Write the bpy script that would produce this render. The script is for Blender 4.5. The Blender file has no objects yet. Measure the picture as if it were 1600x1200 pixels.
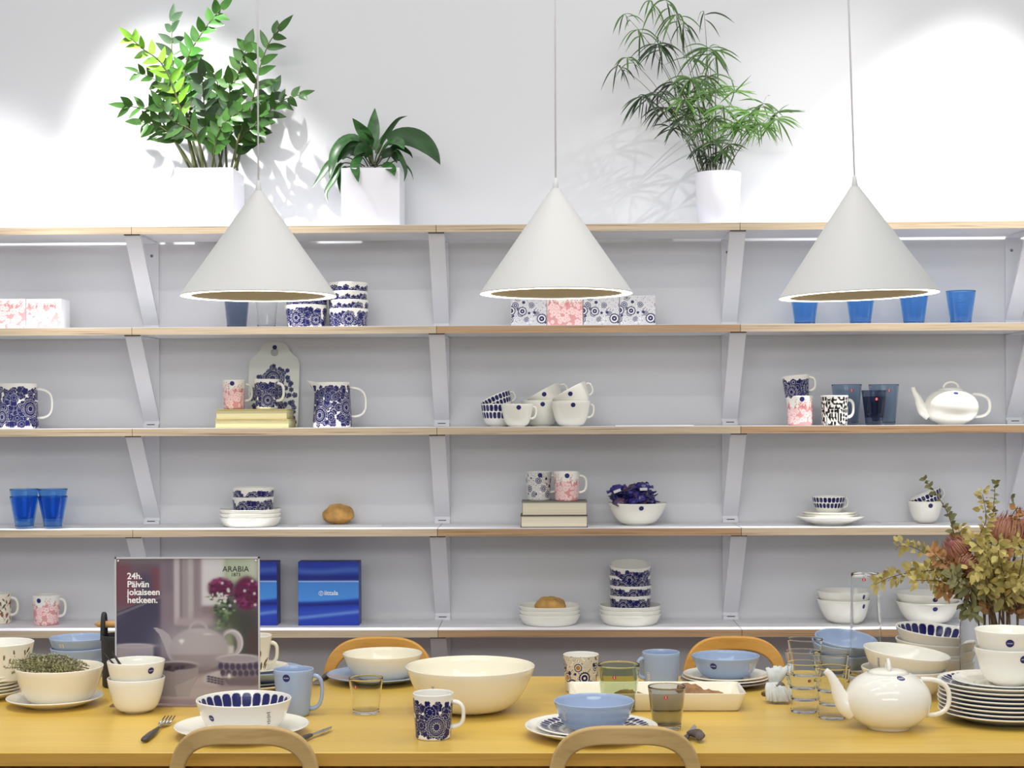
import bpy, math, random
import numpy as np
from mathutils import Vector, Matrix, Euler
PI = math.pi
sc = bpy.context.scene
COL = sc.collection

# ------------------------------------------------------------------ camera
F = 2480.0
CAMLOC = Vector((0.0, -5.32, 1.415))
YAW = math.atan(50.0 / F)
ROLL = 0.0045
cd = bpy.data.cameras.new('camera')
cam = bpy.data.objects.new('camera', cd)
COL.objects.link(cam)
cd.sensor_width = 36.0
cd.lens = 36.0 * F / 1600.0
cd.shift_y = 45.0 / 1600.0
cd.clip_start = 0.05
cam.location = CAMLOC
cam.rotation_euler = (PI / 2, ROLL, YAW)
sc.camera = cam
CR = Euler((PI / 2, ROLL, YAW), 'XYZ').to_matrix()

# ------------------------------------------------------------------ colour management, world, lights
sc.view_settings.view_transform = 'Standard'
sc.view_settings.look = 'None'
sc.view_settings.gamma = 1.0
sc.view_settings.use_curve_mapping = False
sc.view_settings.exposure = 0.0
sc.cycles.max_bounces = 32
sc.cycles.transmission_bounces = 32
sc.cycles.transparent_max_bounces = 16

w = bpy.data.worlds.new('store_light')
sc.world = w
w.use_nodes = True
bg = w.node_tree.nodes['Background']
bg.inputs[0].default_value = (0.965, 0.975, 1.0, 1)
bg.inputs[1].default_value = 0.53

def area(name, loc, target, sx, sy, power, color=(1, 1, 1)):
    d = bpy.data.lights.new(name, 'AREA')
    d.shape = 'RECTANGLE'; d.size = sx; d.size_y = sy; d.energy = power; d.color = color
    o = bpy.data.objects.new(name, d); COL.objects.link(o)
    o.location = loc
    o.rotation_euler = (Vector(target) - Vector(loc)).to_track_quat('-Z', 'Y').to_euler()
    return o

def spot(name, loc, target, power, angle, blend, radius=0.02, color=(1, 1, 1)):
    d = bpy.data.lights.new(name, 'SPOT')
    d.energy = power; d.spot_size = math.radians(angle); d.spot_blend = blend
    d.shadow_soft_size = radius; d.color = color
    o = bpy.data.objects.new(name, d); COL.objects.link(o)
    o.location = loc
    o.rotation_euler = (Vector(target) - Vector(loc)).to_track_quat('-Z', 'Y').to_euler()
    return o

area('ceiling_panel_light', (0.0, -3.9, 3.3), (0, -0.6, 1.1), 3.6, 0.5, 22)
area('rear_fill_light', (0.0, -6.9, 2.9), (0, 0, 0.6), 4.0, 0.7, 62)  # fill light added behind the camera to brighten the wall below the shelves
area('ceiling_table_light', (-0.9, -2.5, 3.4), (-0.9, -1.6, 0.7), 1.3, 0.05, 12, (1.0, 0.95, 0.86))
area('ceiling_table_light', (0.9, -1.4, 3.4), (0.9, -1.6, 0.7), 1.3, 0.05, 12, (1.0, 0.95, 0.86))
spot('track_spot', (-2.02, -0.82, 3.75), (-1.76, 0, 1.47), 300, 28, 0.9, 0.018, (1, 0.985, 0.97))
spot('track_spot', (-1.52, -0.82, 3.75), (-1.08, 0, 1.64), 400, 38, 0.7, 0.018, (1, 0.985, 0.97))
spot('track_spot', (1.80, -0.82, 3.80), (1.18, 0, 1.58), 480, 36, 0.9, 0.018, (1, 0.985, 0.97))
spot('track_spot', (2.35, -0.85, 3.85), (0.42, 0, 2.02), 170, 22, 1.0, 0.016, (1, 0.985, 0.97))
area('track_strip_light', (0.0, -0.72, 3.65), (0, -0.72, 0), 4.8, 0.04, 9)
for sx, pw in ((-1.25, 75), (-0.32, 34), (0.38, 34), (1.4, 75)):
    spot('table_spot', (sx, -2.1, 3.5), (sx + 0.05, -1.7, 0.75), pw, 36, 0.8, 0.03, (1.0, 0.94, 0.84))

# ------------------------------------------------------------------ geometry of the view
def ray(px, py):
    return CR @ Vector(((px - 800) / F, -(py - 645) / F, -1.0))
def at(px, py, depth):
    return CAMLOC + ray(px, py) * depth
def atY(px, py, Y):
    d = ray(px, py); return CAMLOC + d * ((Y - CAMLOC.y) / d.y)
def atZ(px, py, Z):
    d = ray(px, py); return CAMLOC + d * ((Z - CAMLOC.z) / d.z)
def S(p):
    """metres per photograph pixel at a point"""
    return -((CR.transposed() @ (Vector(p) - CAMLOC)).z) / F
def hgt(loc, px, py):
    """height above loc of the pixel seen at loc's distance"""
    return at(px, py, S(loc) * F).z - loc[2]

TZ = 0.74                       # table top
SH = [None, 2.017, 1.694, 1.370, 1.046, 0.723]   # shelf tops
SF = -0.26                      # shelf front plane

# ------------------------------------------------------------------ materials
def lin(c):
    return tuple(((x / 255) / 12.92 if x / 255 <= 0.04045 else ((x / 255 + 0.055) / 1.055) ** 2.4) for x in c)
def linA(a):
    a = np.asarray(a, float) / 255
    return np.where(a <= 0.04045, a / 12.92, ((a + 0.055) / 1.055) ** 2.4)

def mat(name, c, rough=0.5, metal=0.0, trans=0.0, ior=1.45, coat=0.0, emit=None, es=0.0, spec=0.5, attr=False, sss=0.0, noise=0.0, nscale=20, bump=0.0, bscale=200):
    m = bpy.data.materials.new(name); m.use_nodes = True
    nt = m.node_tree; b = nt.nodes['Principled BSDF']
    b.inputs['Base Color'].default_value = (*lin(c), 1)
    b.inputs['Roughness'].default_value = rough
    b.inputs['Metallic'].default_value = metal
    b.inputs['Transmission Weight'].default_value = trans
    b.inputs['IOR'].default_value = ior
    b.inputs['Coat Weight'].default_value = coat
    b.inputs['Specular IOR Level'].default_value = spec
    if emit:
        b.inputs['Emission Color'].default_value = (*lin(emit), 1)
        b.inputs['Emission Strength'].default_value = es
    if attr:
        a = nt.nodes.new('ShaderNodeAttribute'); a.attribute_name = 'Col'
        nt.links.new(a.outputs['Color'], b.inputs['Base Color'])
    elif noise > 0:
        tc = nt.nodes.new('ShaderNodeTexCoord')
        n = nt.nodes.new('ShaderNodeTexNoise'); n.inputs['Scale'].default_value = nscale; n.inputs['Detail'].default_value = 4
        r = nt.nodes.new('ShaderNodeValToRGB')
        c0 = lin(c)
        r.color_ramp.elements[0].position = 0.3; r.color_ramp.elements[1].position = 0.7
        r.color_ramp.elements[0].color = (*[x * (1 - noise) for x in c0], 1)
        r.color_ramp.elements[1].color = (*[min(1, x * (1 + noise)) for x in c0], 1)
        nt.links.new(tc.outputs['Object'], n.inputs['Vector'])
        nt.links.new(n.outputs['Fac'], r.inputs['Fac'])
        nt.links.new(r.outputs['Color'], b.inputs['Base Color'])
    if bump > 0:
        tc = nt.nodes.new('ShaderNodeTexCoord')
        n = nt.nodes.new('ShaderNodeTexNoise'); n.inputs['Scale'].default_value = bscale; n.inputs['Detail'].default_value = 3
        bp = nt.nodes.new('ShaderNodeBump'); bp.inputs['Strength'].default_value = bump; bp.inputs['Distance'].default_value = 0.002
        nt.links.new(tc.outputs['Object'], n.inputs['Vector'])
        nt.links.new(n.outputs['Fac'], bp.inputs['Height'])
        nt.links.new(bp.outputs['Normal'], b.inputs['Normal'])
    return m

def wood(name, stops, scale=(1.2, 30, 30), rough=0.45, detail=5, fine=0.25):
    m = bpy.data.materials.new(name); m.use_nodes = True
    nt = m.node_tree; b = nt.nodes['Principled BSDF']; b.inputs['Roughness'].default_value = rough
    tc = nt.nodes.new('ShaderNodeTexCoord'); mp = nt.nodes.new('ShaderNodeMapping')
    geo = nt.nodes.new('ShaderNodeNewGeometry')
    mp.inputs['Scale'].default_value = scale
    n = nt.nodes.new('ShaderNodeTexNoise'); n.inputs['Scale'].default_value = 1.0; n.inputs['Detail'].default_value = detail
    n.inputs['Roughness'].default_value = 0.6
    r = nt.nodes.new('ShaderNodeValToRGB')
    els = r.color_ramp.elements
    els[0].position = stops[0][0]; els[0].color = (*lin(stops[0][1]), 1)
    els[1].position = stops[-1][0]; els[1].color = (*lin(stops[-1][1]), 1)
    for p, c in stops[1:-1]:
        e = els.new(p); e.color = (*lin(c), 1)
    nt.links.new(geo.outputs['Position'], mp.inputs['Vector'])
    nt.links.new(mp.outputs['Vector'], n.inputs['Vector'])
    nt.links.new(n.outputs['Fac'], r.inputs['Fac'])
    nt.links.new(r.outputs['Color'], b.inputs['Base Color'])
    return m

M = {}
M['wall'] = mat('wall_paint', (218, 219, 222), 0.85, bump=0.05, bscale=90)
M['shelfwhite'] = mat('white_laminate', (232, 232, 236), 0.5)
M['metal'] = mat('white_powder_coat', (226, 227, 232), 0.45)
M['black'] = mat('black_plastic', (28, 28, 30), 0.4)
M['iron'] = mat('black_cast_iron', (46, 46, 48), 0.55)
M['ply'] = wood('plywood_edge', [(0.32, (128, 106, 84)), (0.42, (188, 168, 140)), (0.58, (204, 186, 160)), (0.70, (158, 136, 108))], (2.5, 1, 260))
M['plydark'] = wood('plywood_edge_warm', [(0.32, (118, 86, 58)), (0.42, (172, 138, 102)), (0.58, (186, 152, 116)), (0.70, (146, 112, 80))], (2.5, 1, 260))
M['table'] = wood('table_wood', [(0.25, (206, 168, 72)), (0.45, (216, 180, 84)), (0.6, (222, 188, 92)), (0.8, (210, 172, 76))], (1.3, 14, 14), 0.32)
M['tablefront'] = wood('table_edge_wood', [(0.25, (184, 136, 50)), (0.5, (206, 160, 68)), (0.8, (192, 144, 56))], (3, 60, 90), 0.5)
M['chair'] = wood('birch_chair', [(0.25, (184, 150, 92)), (0.5, (206, 174, 116)), (0.8, (192, 158, 100))], (6, 50, 60), 0.5)
M['chairwarm'] = wood('warm_birch_chair', [(0.25, (196, 138, 52)), (0.5, (214, 158, 70)), (0.8, (202, 146, 58))], (6, 50, 60), 0.5)
M['floor'] = mat('dark_floor', (92, 62, 40), 0.6, noise=0.5, nscale=60)
M['ceramic'] = mat('white_glazed_ceramic', (240, 238, 228), 0.06, spec=0.5)
M['cream'] = mat('cream_glazed_ceramic', (240, 234, 214), 0.06)
M['blueware'] = mat('light_blue_glazed_ceramic', (160, 178, 206), 0.07)
M['greyware'] = mat('grey_glazed_ceramic', (150, 150, 158), 0.2)
M['pattern'] = mat('printed_ceramic', (255, 255, 255), 0.15, attr=True)
M['print'] = mat('printed_paper', (255, 255, 255), 0.45, attr=True)
M['lampshade'] = mat('white_lampshade', (190, 191, 190), 0.55)
M['ring'] = mat('lamp_diffuser', (255, 250, 235), 0.5, emit=(255, 244, 220), es=6.0)
M['reflector'] = mat('lamp_reflector', (205, 196, 168), 0.6)
M['cord'] = mat('white_cord', (238, 236, 238), 0.6)
M['planter'] = mat('white_planter', (238, 238, 246), 0.3)
M['soil'] = mat('potting_soil', (52, 40, 32), 0.9, noise=0.4, nscale=60)
M['zz'] = mat('glossy_dark_leaf', (60, 100, 42), 0.3, noise=0.35, nscale=18)
M['zzl'] = mat('lime_leaf', (118, 172, 48), 0.32, noise=0.25, nscale=18)
M['zzd'] = mat('deep_leaf', (58, 84, 56), 0.4, noise=0.3, nscale=14)
M['stem'] = mat('plant_stem', (86, 92, 52), 0.5)
M['leaf2'] = mat('variegated_leaf', (58, 106, 52), 0.3, noise=0.5, nscale=45)
M['leaf2d'] = mat('dark_leaf', (40, 76, 36), 0.35, noise=0.3, nscale=20)
M['bamboo'] = mat('narrow_leaf', (74, 108, 50), 0.45, noise=0.35, nscale=6)
M['bambood'] = mat('narrow_dark_leaf', (48, 68, 44), 0.5, noise=0.3, nscale=6)
M['bambool'] = mat('narrow_light_leaf', (104, 150, 70), 0.45, noise=0.3, nscale=6)
M['glass'] = mat('clear_glass', (252, 253, 253), 0.0, trans=1.0, ior=1.24)
M['glassstack'] = mat('clear_stacked_glass', (253, 254, 254), 0.0, trans=1.0, ior=1.12)
M['glassthin'] = mat('clear_vase_glass', (252, 253, 253), 0.0, trans=1.0, ior=1.2)
M['glassblue'] = mat('blue_glass', (160, 206, 250), 0.05, trans=1.0, ior=1.3)
M['glassgrey'] = mat('grey_glass', (203, 205, 210), 0.02, trans=1.0, ior=1.3)
M['glassslate'] = mat('slate_blue_glass', (204, 216, 228), 0.02, trans=1.0, ior=1.25)
M['glassgreen'] = mat('moss_green_glass', (222, 228, 206), 0.02, trans=1.0, ior=1.3)
M['glassdark'] = mat('dark_grey_glass', (180, 188, 206), 0.02, trans=1.0, ior=1.3)
M['acrylic'] = mat('clear_acrylic', (248, 250, 250), 0.0, trans=1.0, ior=1.3)
M['navy'] = mat('navy_sticker', (36, 40, 104), 0.4)
M['red'] = mat('red_sticker', (196, 44, 56), 0.4)
M['whitepr'] = mat('white_print', (242, 242, 244), 0.5)
M['blackpr'] = mat('black_print', (34, 32, 40), 0.5)
M['tag'] = mat('paper_tag', (232, 232, 232), 0.6)
M['greypr'] = mat('grey_print', (120, 118, 124), 0.6)
M['paper'] = mat('white_paper', (238, 238, 240), 0.6)
M['pages'] = wood('book_pages', [(0.3, (196, 186, 140)), (0.5, (216, 206, 158)), (0.7, (204, 194, 148))], (1.5, 20, 500), 0.8)
M['pagespale'] = wood('pale_book_pages', [(0.3, (206, 196, 170)), (0.5, (226, 218, 194)), (0.7, (214, 204, 180))], (1.5, 20, 500), 0.8)
M['cover'] = mat('grey_book_cover', (120, 116, 108), 0.7, noise=0.2)
M['coverol'] = mat('ochre_book_cover', (178, 164, 108), 0.7, noise=0.15)
M['bread'] = mat('bread_crust', (198, 154, 86), 0.7, noise=0.35, nscale=30, bump=0.4, bscale=80)
M['cookie'] = mat('rye_crisp', (150, 112, 76), 0.85, noise=0.35, nscale=60, bump=0.5, bscale=120)
M['steel'] = mat('polished_steel', (205, 205, 208), 0.16, metal=1.0)
M['handleblk'] = mat('dark_cutlery_handle', (72, 66, 66), 0.4)
M['woodbar'] = wood('wooden_handle', [(0.3, (186, 138, 76)), (0.7, (214, 168, 104))], (20, 40, 40), 0.5)
M['foil'] = mat('navy_candy_wrapper', (44, 40, 112), 0.22, noise=0.5, nscale=90, spec=0.8)
M['foilg'] = mat('purple_gold_candy_wrapper', (92, 66, 96), 0.25, noise=0.7, nscale=120, spec=0.8)
M['herb'] = mat('dried_herb', (158, 158, 114), 0.85, noise=0.4, nscale=50)
M['herbl'] = mat('dried_herb_pale', (172, 168, 140), 0.85, noise=0.3, nscale=50)
M['herbstem'] = mat('dried_stem', (104, 82, 58), 0.8)
M['cloth'] = mat('pale_blue_cloth', (206, 210, 208), 0.9, noise=0.1, nscale=80)
M['clothy'] = mat('grey_cloth', (110, 100, 92), 0.9, noise=0.2, nscale=80)
M['eu'] = mat('olive_dried_leaf', (176, 162, 96), 0.7, noise=0.3, nscale=30)
M['eub'] = mat('brown_dried_leaf', (172, 128, 84), 0.7, noise=0.3, nscale=30)
M['eug'] = mat('grey_green_leaf', (122, 122, 82), 0.7, noise=0.3, nscale=30)
M['protea'] = mat('dusty_pink_petal', (198, 146, 122), 0.8, noise=0.25, nscale=40)
M['proteac'] = mat('dark_red_petal', (142, 84, 82), 0.8, noise=0.25, nscale=40)
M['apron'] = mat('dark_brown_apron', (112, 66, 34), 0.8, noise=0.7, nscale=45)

# ------------------------------------------------------------------ object helpers
def tagit(o, label, cat, group=None, kind=None):
    if label: o['label'] = label
    if cat: o['category'] = cat
    if group: o['group'] = group
    if kind: o['kind'] = kind
    return o
def thing(name, label, cat, loc=(0, 0, 0), rz=0.0, group=None):
    o = bpy.data.objects.new(name, None); COL.objects.link(o)
    o.empty_display_size = 0.05
    o.location = loc; o.rotation_euler = (0, 0, rz)
    return tagit(o, label, cat, group)
def link(name, me, parent=None, loc=(0, 0, 0), rot=(0, 0, 0)):
    o = bpy.data.objects.new(name, me); COL.objects.link(o)
    o.parent = parent; o.location = loc; o.rotation_euler = rot
    return o

class MB:
    """collects geometry for ONE mesh"""
    def __init__(s):
        s.v = []; s.f = []; s.m = []; s.c = None; s.n = 0
    def add(s, v, f, mi=0):
        v = np.asarray(v, float).reshape(-1, 3)
        s.v.append(v)
        s.f += [tuple(i + s.n for i in q) for q in f]
        s.m += [mi] * len(f); s.n += len(v)
        return s
    def box(s, x0, x1, y0, y1, z0, z1, mi=0, taper=None):
        v = [(x0, y0, z0), (x1, y0, z0), (x1, y1, z0), (x0, y1, z0), (x0, y0, z1), (x1, y0, z1), (x1, y1, z1), (x0, y1, z1)]
        return s.add(v, [(0, 3, 2, 1), (4, 5, 6, 7), (0, 1, 5, 4), (1, 2, 6, 5), (2, 3, 7, 6), (3, 0, 4, 7)], mi)
    def tube(s, pts, r, n=8, mi=0, flat=1.0, up=(0, 0, 1), caps=True):
        pts = [Vector(p) for p in pts]
        k = len(pts); rr = r if hasattr(r, '__len__') else [r] * k
        vs = []; prev = Vector(up)
        for i, p in enumerate(pts):
            t = (pts[min(i + 1, k - 1)] - pts[max(i - 1, 0)])
            t = t.normalized() if t.length > 1e-9 else Vector((0, 0, 1))
            a = prev - t * prev.dot(t)
            if a.length < 1e-4: a = t.orthogonal()
            a.normalize(); prev = a; b = t.cross(a)
            for j in range(n):
                th = 2 * PI * j / n
                vs.append(p + a * math.cos(th) * rr[i] * flat + b * math.sin(th) * rr[i])
        fs = []
        for i in range(k - 1):
            for j in range(n):
                j2 = (j + 1) % n
                fs.append((i * n + j, i * n + j2, (i + 1) * n + j2, (i + 1) * n + j))
        if caps:
            fs.append(tuple(range(n - 1, -1, -1))); fs.append(tuple((k - 1) * n + j for j in range(n)))
        return s.add([tuple(v) for v in vs], fs, mi)
    def lathe(s, prof, n=48, mi=0):
        v, f = lathe_geo(prof, n); return s.add(v, f, mi)
    def mesh(s, name, mats, smooth=True, colors=None, sharp=None):
        me = bpy.data.meshes.new(name)
        V = np.concatenate(s.v) if s.v else np.zeros((0, 3))
        me.from_pydata(V.tolist(), [], s.f)
        for m_ in mats: me.materials.append(M[m_] if isinstance(m_, str) else m_)
        if len(mats) > 1: me.polygons.foreach_set('material_index', s.m)
        me.polygons.foreach_set('use_smooth', [bool(smooth)] * len(me.polygons))
        if colors is not None:
            a = me.attributes.new('Col', 'FLOAT_COLOR', 'POINT')
            c = np.ones((len(V), 4)); c[:, :3] = colors
            a.data.foreach_set('color', c.ravel())
        me.update()
        if smooth and sharp is not None:
            try: me.set_sharp_from_angle(angle=math.radians(sharp))
            except Exception: pass
        return me

def lathe_geo(prof, n):
    P = np.asarray(prof, float); k = len(P)
    th = np.linspace(0, 2 * PI, n, endpoint=False)
    # angle 0 looks at the viewer's side (-Y), growing towards +X
    X = P[:, 0][:, None] * np.sin(th)[None]; Y = -P[:, 0][:, None] * np.cos(th)[None]
    Z = np.repeat(P[:, 1][:, None], n, 1)
    V = np.stack([X, Y, Z], -1).reshape(-1, 3)
    i = np.arange(k - 1)[:, None] * n; j = np.arange(n)[None]; j2 = (j + 1) % n
    f = np.stack([i + j, i + j2, i + n + j2, i + n + j], -1).reshape(-1, 4)
    return V, f.tolist()

def dens(P, step):
    P = np.asarray(P, float); out = [P[0]]
    for a, b in zip(P[:-1], P[1:]):
        k = max(1, int(np.hypot(*(b - a)) / step))
        for i in range(1, k + 1): out.append(a + (b - a) * i / k)
    return np.array(out)

def offs(P, t):
    P = np.asarray(P, float); T = np.gradient(P, axis=0)
    L = np.hypot(T[:, 0], T[:, 1])[:, None] + 1e-12; T = T / L
    Nn = np.stack([-T[:, 1], T[:, 0]], 1)           # points inward/up for a profile running outwards and up
    Q = P + Nn * t; Q[:, 0] = np.maximum(Q[:, 0], 0.0002)
    return Q

def vessel(outer, t, bottom=None):
    """closed profile from outer wall points (foot -> rim)"""
    outer = np.asarray(outer, float); inn = offs(outer, t)
    if bottom is not None: inn = inn[inn[:, 1] >= bottom]
    e = outer[-1]; i0 = inn[-1]; mid = (e + i0) / 2
    d = outer[-1] - outer[-2]; d = d / (np.hypot(*d) + 1e-12)
    prof = [(0.0002, outer[0][1] + 0.0008)]
    if outer[0][0] > 0.006: prof.append((outer[0][0] - 0.003, outer[0][1] + 0.0008))
    prof += [tuple(p) for p in outer]
    prof += [tuple(e + d * t * 0.3 + (mid - e) * 0.3), tuple(mid + d * t * 0.45), tuple(i0 + d * t * 0.3 + (mid - i0) * 0.3)]
    prof += [tuple(p) for p in inn[::-1]]
    prof.append((0.0002, inn[0][1]))
    return np.array(prof)

def bowl_outer(R, H, rf, q=2.4, foot=0.004, n=16):
    x = np.linspace(0, 1, n) ** 0.75
    r = rf * 1.02 + (R - rf * 1.02) * x; z = foot + (H - foot) * x ** q
    P = [(rf * 0.97, 0), (rf, 0.0006), (rf, foot * 0.7)] + list(zip(r, z))
    return np.array(P)

def on_surf(outer, phi, z, off=0.0004):
    o = np.asarray(outer); r = np.interp(z, o[:, 1], o[:, 0]) + off
    return np.stack([r * np.sin(phi), -r * np.cos(phi), z], -1)

def disc_on(mb, outer, phi0, z0, rad, mi=0, off=0.0006, sx=1.0):
    """flat round label following a turned surface"""
    r0 = np.interp(z0, np.asarray(outer)[:, 1], np.asarray(outer)[:, 0])
    dz = 0.004; rr = np.interp(z0 + dz, np.asarray(outer)[:, 1], np.asarray(outer)[:, 0]) - r0
    cz = dz / math.hypot(dz, rr)
    vs = [on_surf(outer, phi0, z0, off)]
    n = 20
    for k in (0.5, 1.0):
        for j in range(n):
            a = 2 * PI * j / n
            vs.append(on_surf(outer, phi0 + sx * rad * k * math.cos(a) / max(r0, 0.01), z0 + rad * k * math.sin(a) * cz, off))
    f = [(0, 1 + j, 1 + (j + 1) % n) for j in range(n)] + [(1 + j, 1 + n + j, 1 + n + (j + 1) % n, 1 + (j + 1) % n) for j in range(n)]
    mb.add(np.array(vs), f, mi)

def rect_on(mb, outer, phi0, z0, w, h, mi=0, off=0.0006, slant=0.0):
    r0 = np.interp(z0, np.asarray(outer)[:, 1], np.asarray(outer)[:, 0])
    nu, nv = 5, 5; vs = []
    for j in range(nv):
        for i in range(nu):
            b = (j / (nv - 1) - 0.5) * h; a = (i / (nu - 1) - 0.5) * w + slant * b
            vs.append(on_surf(outer, phi0 + a / r0, z0 + b, off))
    f = [(j * nu + i, j * nu + i + 1, (j + 1) * nu + i + 1, (j + 1) * nu + i) for j in range(nv - 1) for i in range(nu - 1)]
    mb.add(np.array(vs), f, mi)

_tcache = {}
def text_geo(txt, size=1.0, bold=0.0, align='LEFT'):
    key = (txt, size, bold, align)
    if key in _tcache: return _tcache[key]
    c = bpy.data.curves.new('t', 'FONT'); c.body = txt; c.size = size; c.offset = bold; c.align_x = align
    c.resolution_u = 4
    o = bpy.data.objects.new('t', c); COL.objects.link(o)
    bpy.context.view_layer.update()
    dg = bpy.context.evaluated_depsgraph_get()
    me = o.evaluated_get(dg).to_mesh()
    V = np.array([v.co[:] for v in me.vertices]); Fc = [tuple(p.vertices) for p in me.polygons]
    o.evaluated_get(dg).to_mesh_clear()
    bpy.data.objects.remove(o); bpy.data.curves.remove(c)
    _tcache[key] = (V, Fc); return V, Fc

def text_on(mb, outer, phi0, z0, txt, size, mi, off=0.001, bold=0.0):
    V, Fc = text_geo(txt, size, bold, 'CENTER')
    r0 = np.interp(z0, np.asarray(outer)[:, 1], np.asarray(outer)[:, 0])
    mb.add(on_surf(outer, phi0 + V[:, 0] / r0, z0 + V[:, 1] - size * 0.35, off), Fc, mi)

def sticker(parent, outer, phi, z, rad=0.008, kind='blue', near=False):
    mb = MB(); disc_on(mb, outer, phi, z, rad)
    if kind == 'blue':
        me = mb.mesh('sticker', ['navy']); s = link('sticker', me, parent)
        if near:
            t = MB(); text_on(t, outer, phi, z, 'ARABIA', rad * 0.42, 0)
            link('sticker_text', t.mesh('sticker_text', ['whitepr'], False), s)
    else:
        me = mb.mesh('sticker', ['red']); s = link('sticker', me, parent)
        t = MB(); rect_on(t, outer, phi, z - rad * 0.15, rad * 0.36, rad * 0.9, 0, 0.001); disc_on(t, outer, phi, z + rad * 0.62, rad * 0.2, 0, 0.001)
        link('sticker_text', t.mesh('sticker_text', ['whitepr']), s)
    return s

def price_tag(parent, outer, phi, z, w=0.012, h=0.02, slant=0.0, bare=False):
    if not bare:
        mb = MB(); rect_on(mb, outer, phi, z, w, h, 0, 0.0006, slant)
        s = link('price_tag', mb.mesh('price_tag', ['tag']), parent)
    else: s = parent
    t = MB(); r0 = np.interp(z, outer[:, 1], outer[:, 0])
    for k in range(6):
        zz = (k / 5 - 0.5) * h * 0.8
        rect_on(t, outer, phi + slant * zz / r0, z + zz, w * (0.75 if k % 2 else 0.5), h * 0.06, 0, 0.0011)
    link('tag_print', t.mesh('tag_print', ['greypr']), s)

# ------------------------------------------------------------------ painted decoration (surface colours of the things themselves)
WHITE = linA((240, 238, 230)); NAVY = linA((30, 32, 92)); PINK = linA((208, 104, 112)); PALE = linA((246, 214, 212))
def put(C, mask, col):
    C[mask] = col
def sm(d, w): return np.clip(0.5 - d / w, 0, 1)
def blend(C, a, col):
    C[:] = C * (1 - a[:, None]) + np.asarray(col) * a[:, None]

def flower(C, U, V, cx, cy, R, npet, kind, aa, ink=NAVY, paper=WHITE, per=None):
    du = U - cx
    if per: du = (du + per / 2) % per - per / 2
    dv = V - cy
    m = (np.abs(du) < R * 1.3) & (np.abs(dv) < R * 1.3)
    if not m.any(): return
    idx = np.where(m)[0]; du = du[idx]; dv = dv[idx]
    d = np.hypot(du, dv); ph = np.arctan2(dv, du)
    amp = 0.20 if kind != 'clover' else 0.36
    edge = R * (1 - amp + amp * np.sqrt(np.abs(np.sin(npet * ph / 2)) + 1e-6))
    sub = C[idx]
    def b(a, col): sub[:] = sub * (1 - a[:, None]) + col * a[:, None]
    b(sm(d - edge - R * (0.03 if kind == 'clover' else 0.03), aa), paper)
    b(sm(d - edge, aa), ink)
    if kind == 'big':
        b(sm(d - 0.40 * R, aa), ink)
        for rr, nd, sz in (((0.60, 26, 0.026), (0.47, 22, 0.028), (0.33, 12, 0.05)) if aa < 0.0009 else ((0.52, 20, 0.036), (0.33, 11, 0.055))):
            pa = (ph * nd / (2 * PI)) % 1.0 - 0.5
            dd = np.hypot((pa) * 2 * PI / nd * rr * R, d - rr * R)
            b(sm(dd - sz * R, aa * 0.8), paper)
        pa = (ph * npet / (2 * PI)) % 1.0 - 0.5
        dd = np.hypot(pa * 2 * PI / npet * 0.74 * R, d - 0.74 * R)
        b(sm(np.abs(dd - 0.085 * R) - 0.014 * R, aa * 0.7) * (d > 0.74 * R), paper)
    elif kind == 'mid':
        pa = (ph * npet / (2 * PI) + 0.5) % 1.0 - 0.5
        dd = np.hypot(pa * 2 * PI / npet * 0.5 * R, d - 0.5 * R)
        b(sm(dd - 0.06 * R, aa), paper)
    elif kind == 'ring':
        b(sm(np.abs(d - 0.42 * R) - 0.05 * R, aa), paper)
    C[idx] = sub

def daisies(U, V, per, v0, v1, seed, big=0.022, aa=0.0006, fill=1.0):
    rnd = random.Random(seed); C = np.tile(WHITE, (len(U), 1))
    h = v1 - v0; L = []
    k_ = 1.4 if aa >= 0.0009 else 1.15
    ncl = int(per * h / ((0.0105 * k_) ** 2) * 1.25 * fill)
    for i in range(ncl):
        r = min(rnd.uniform(0.006, 0.0095) * k_, h * 0.4)
        L.append((rnd.uniform(-per / 2, per / 2), rnd.uniform(v0 + r, v1 - r * 0.9), r, rnd.choice((4, 5, 6)), rnd.choice(('clover', 'clover', 'clover', 'clover', 'ring'))))
    nm = max(4, int(per / 0.035) * max(1, int(h / 0.04)))
    for i in range(nm):
        r = min(rnd.uniform(0.011, 0.014), h * 0.42)
        L.append((-per / 2 + per * (i + 0.3 * rnd.random()) / nm + 0.01, v0 + r * 0.9 + (h - 1.9 * r) * rnd.random(), r, 9, 'mid'))
    nb = max(2, int(per / (big * 2.7)))
    for i in range(nb):
        r = min(big * rnd.uniform(0.85, 1.0), h * 0.52)
        cx = -per / 2 + per * (i + 0.62) / nb
        L.append((cx, v0 + r * 0.92 + (h - 1.9 * r) * (0.15 if i % 2 else 0.45), r, 18, 'big'))
    for l in L: flower(C, U, V, l[0], l[1], l[2], l[3], l[4], aa, per=per)
    return C

def blobs(ph, s, N, rows, aa=0.05, paper=WHITE, ink=NAVY, wig=True):
    """rows: (s0, s1, offset, width fraction)"""
    C = np.tile(paper, (len(ph), 1))
    for (s0, s1, of, wf) in rows:
        p = ph * N / (2 * PI) + of
        k = np.floor(p); a = p - k - 0.5
        jit = np.sin(k * 12.9898) * 0.5
        sc_, hh = (s0 + s1) / 2 , (s1 - s0) / 2 * (1 + 0.06 * jit)
        b = (s - sc_) / hh
        d = (np.abs(a) / (0.5 * wf * (1 + 0.08 * jit))) ** 3.0 + np.abs(b) ** 3.0
        blend(C, np.clip((1.0 - d) / 0.18 + 0.2, 0, 1), ink)
    return C

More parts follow.
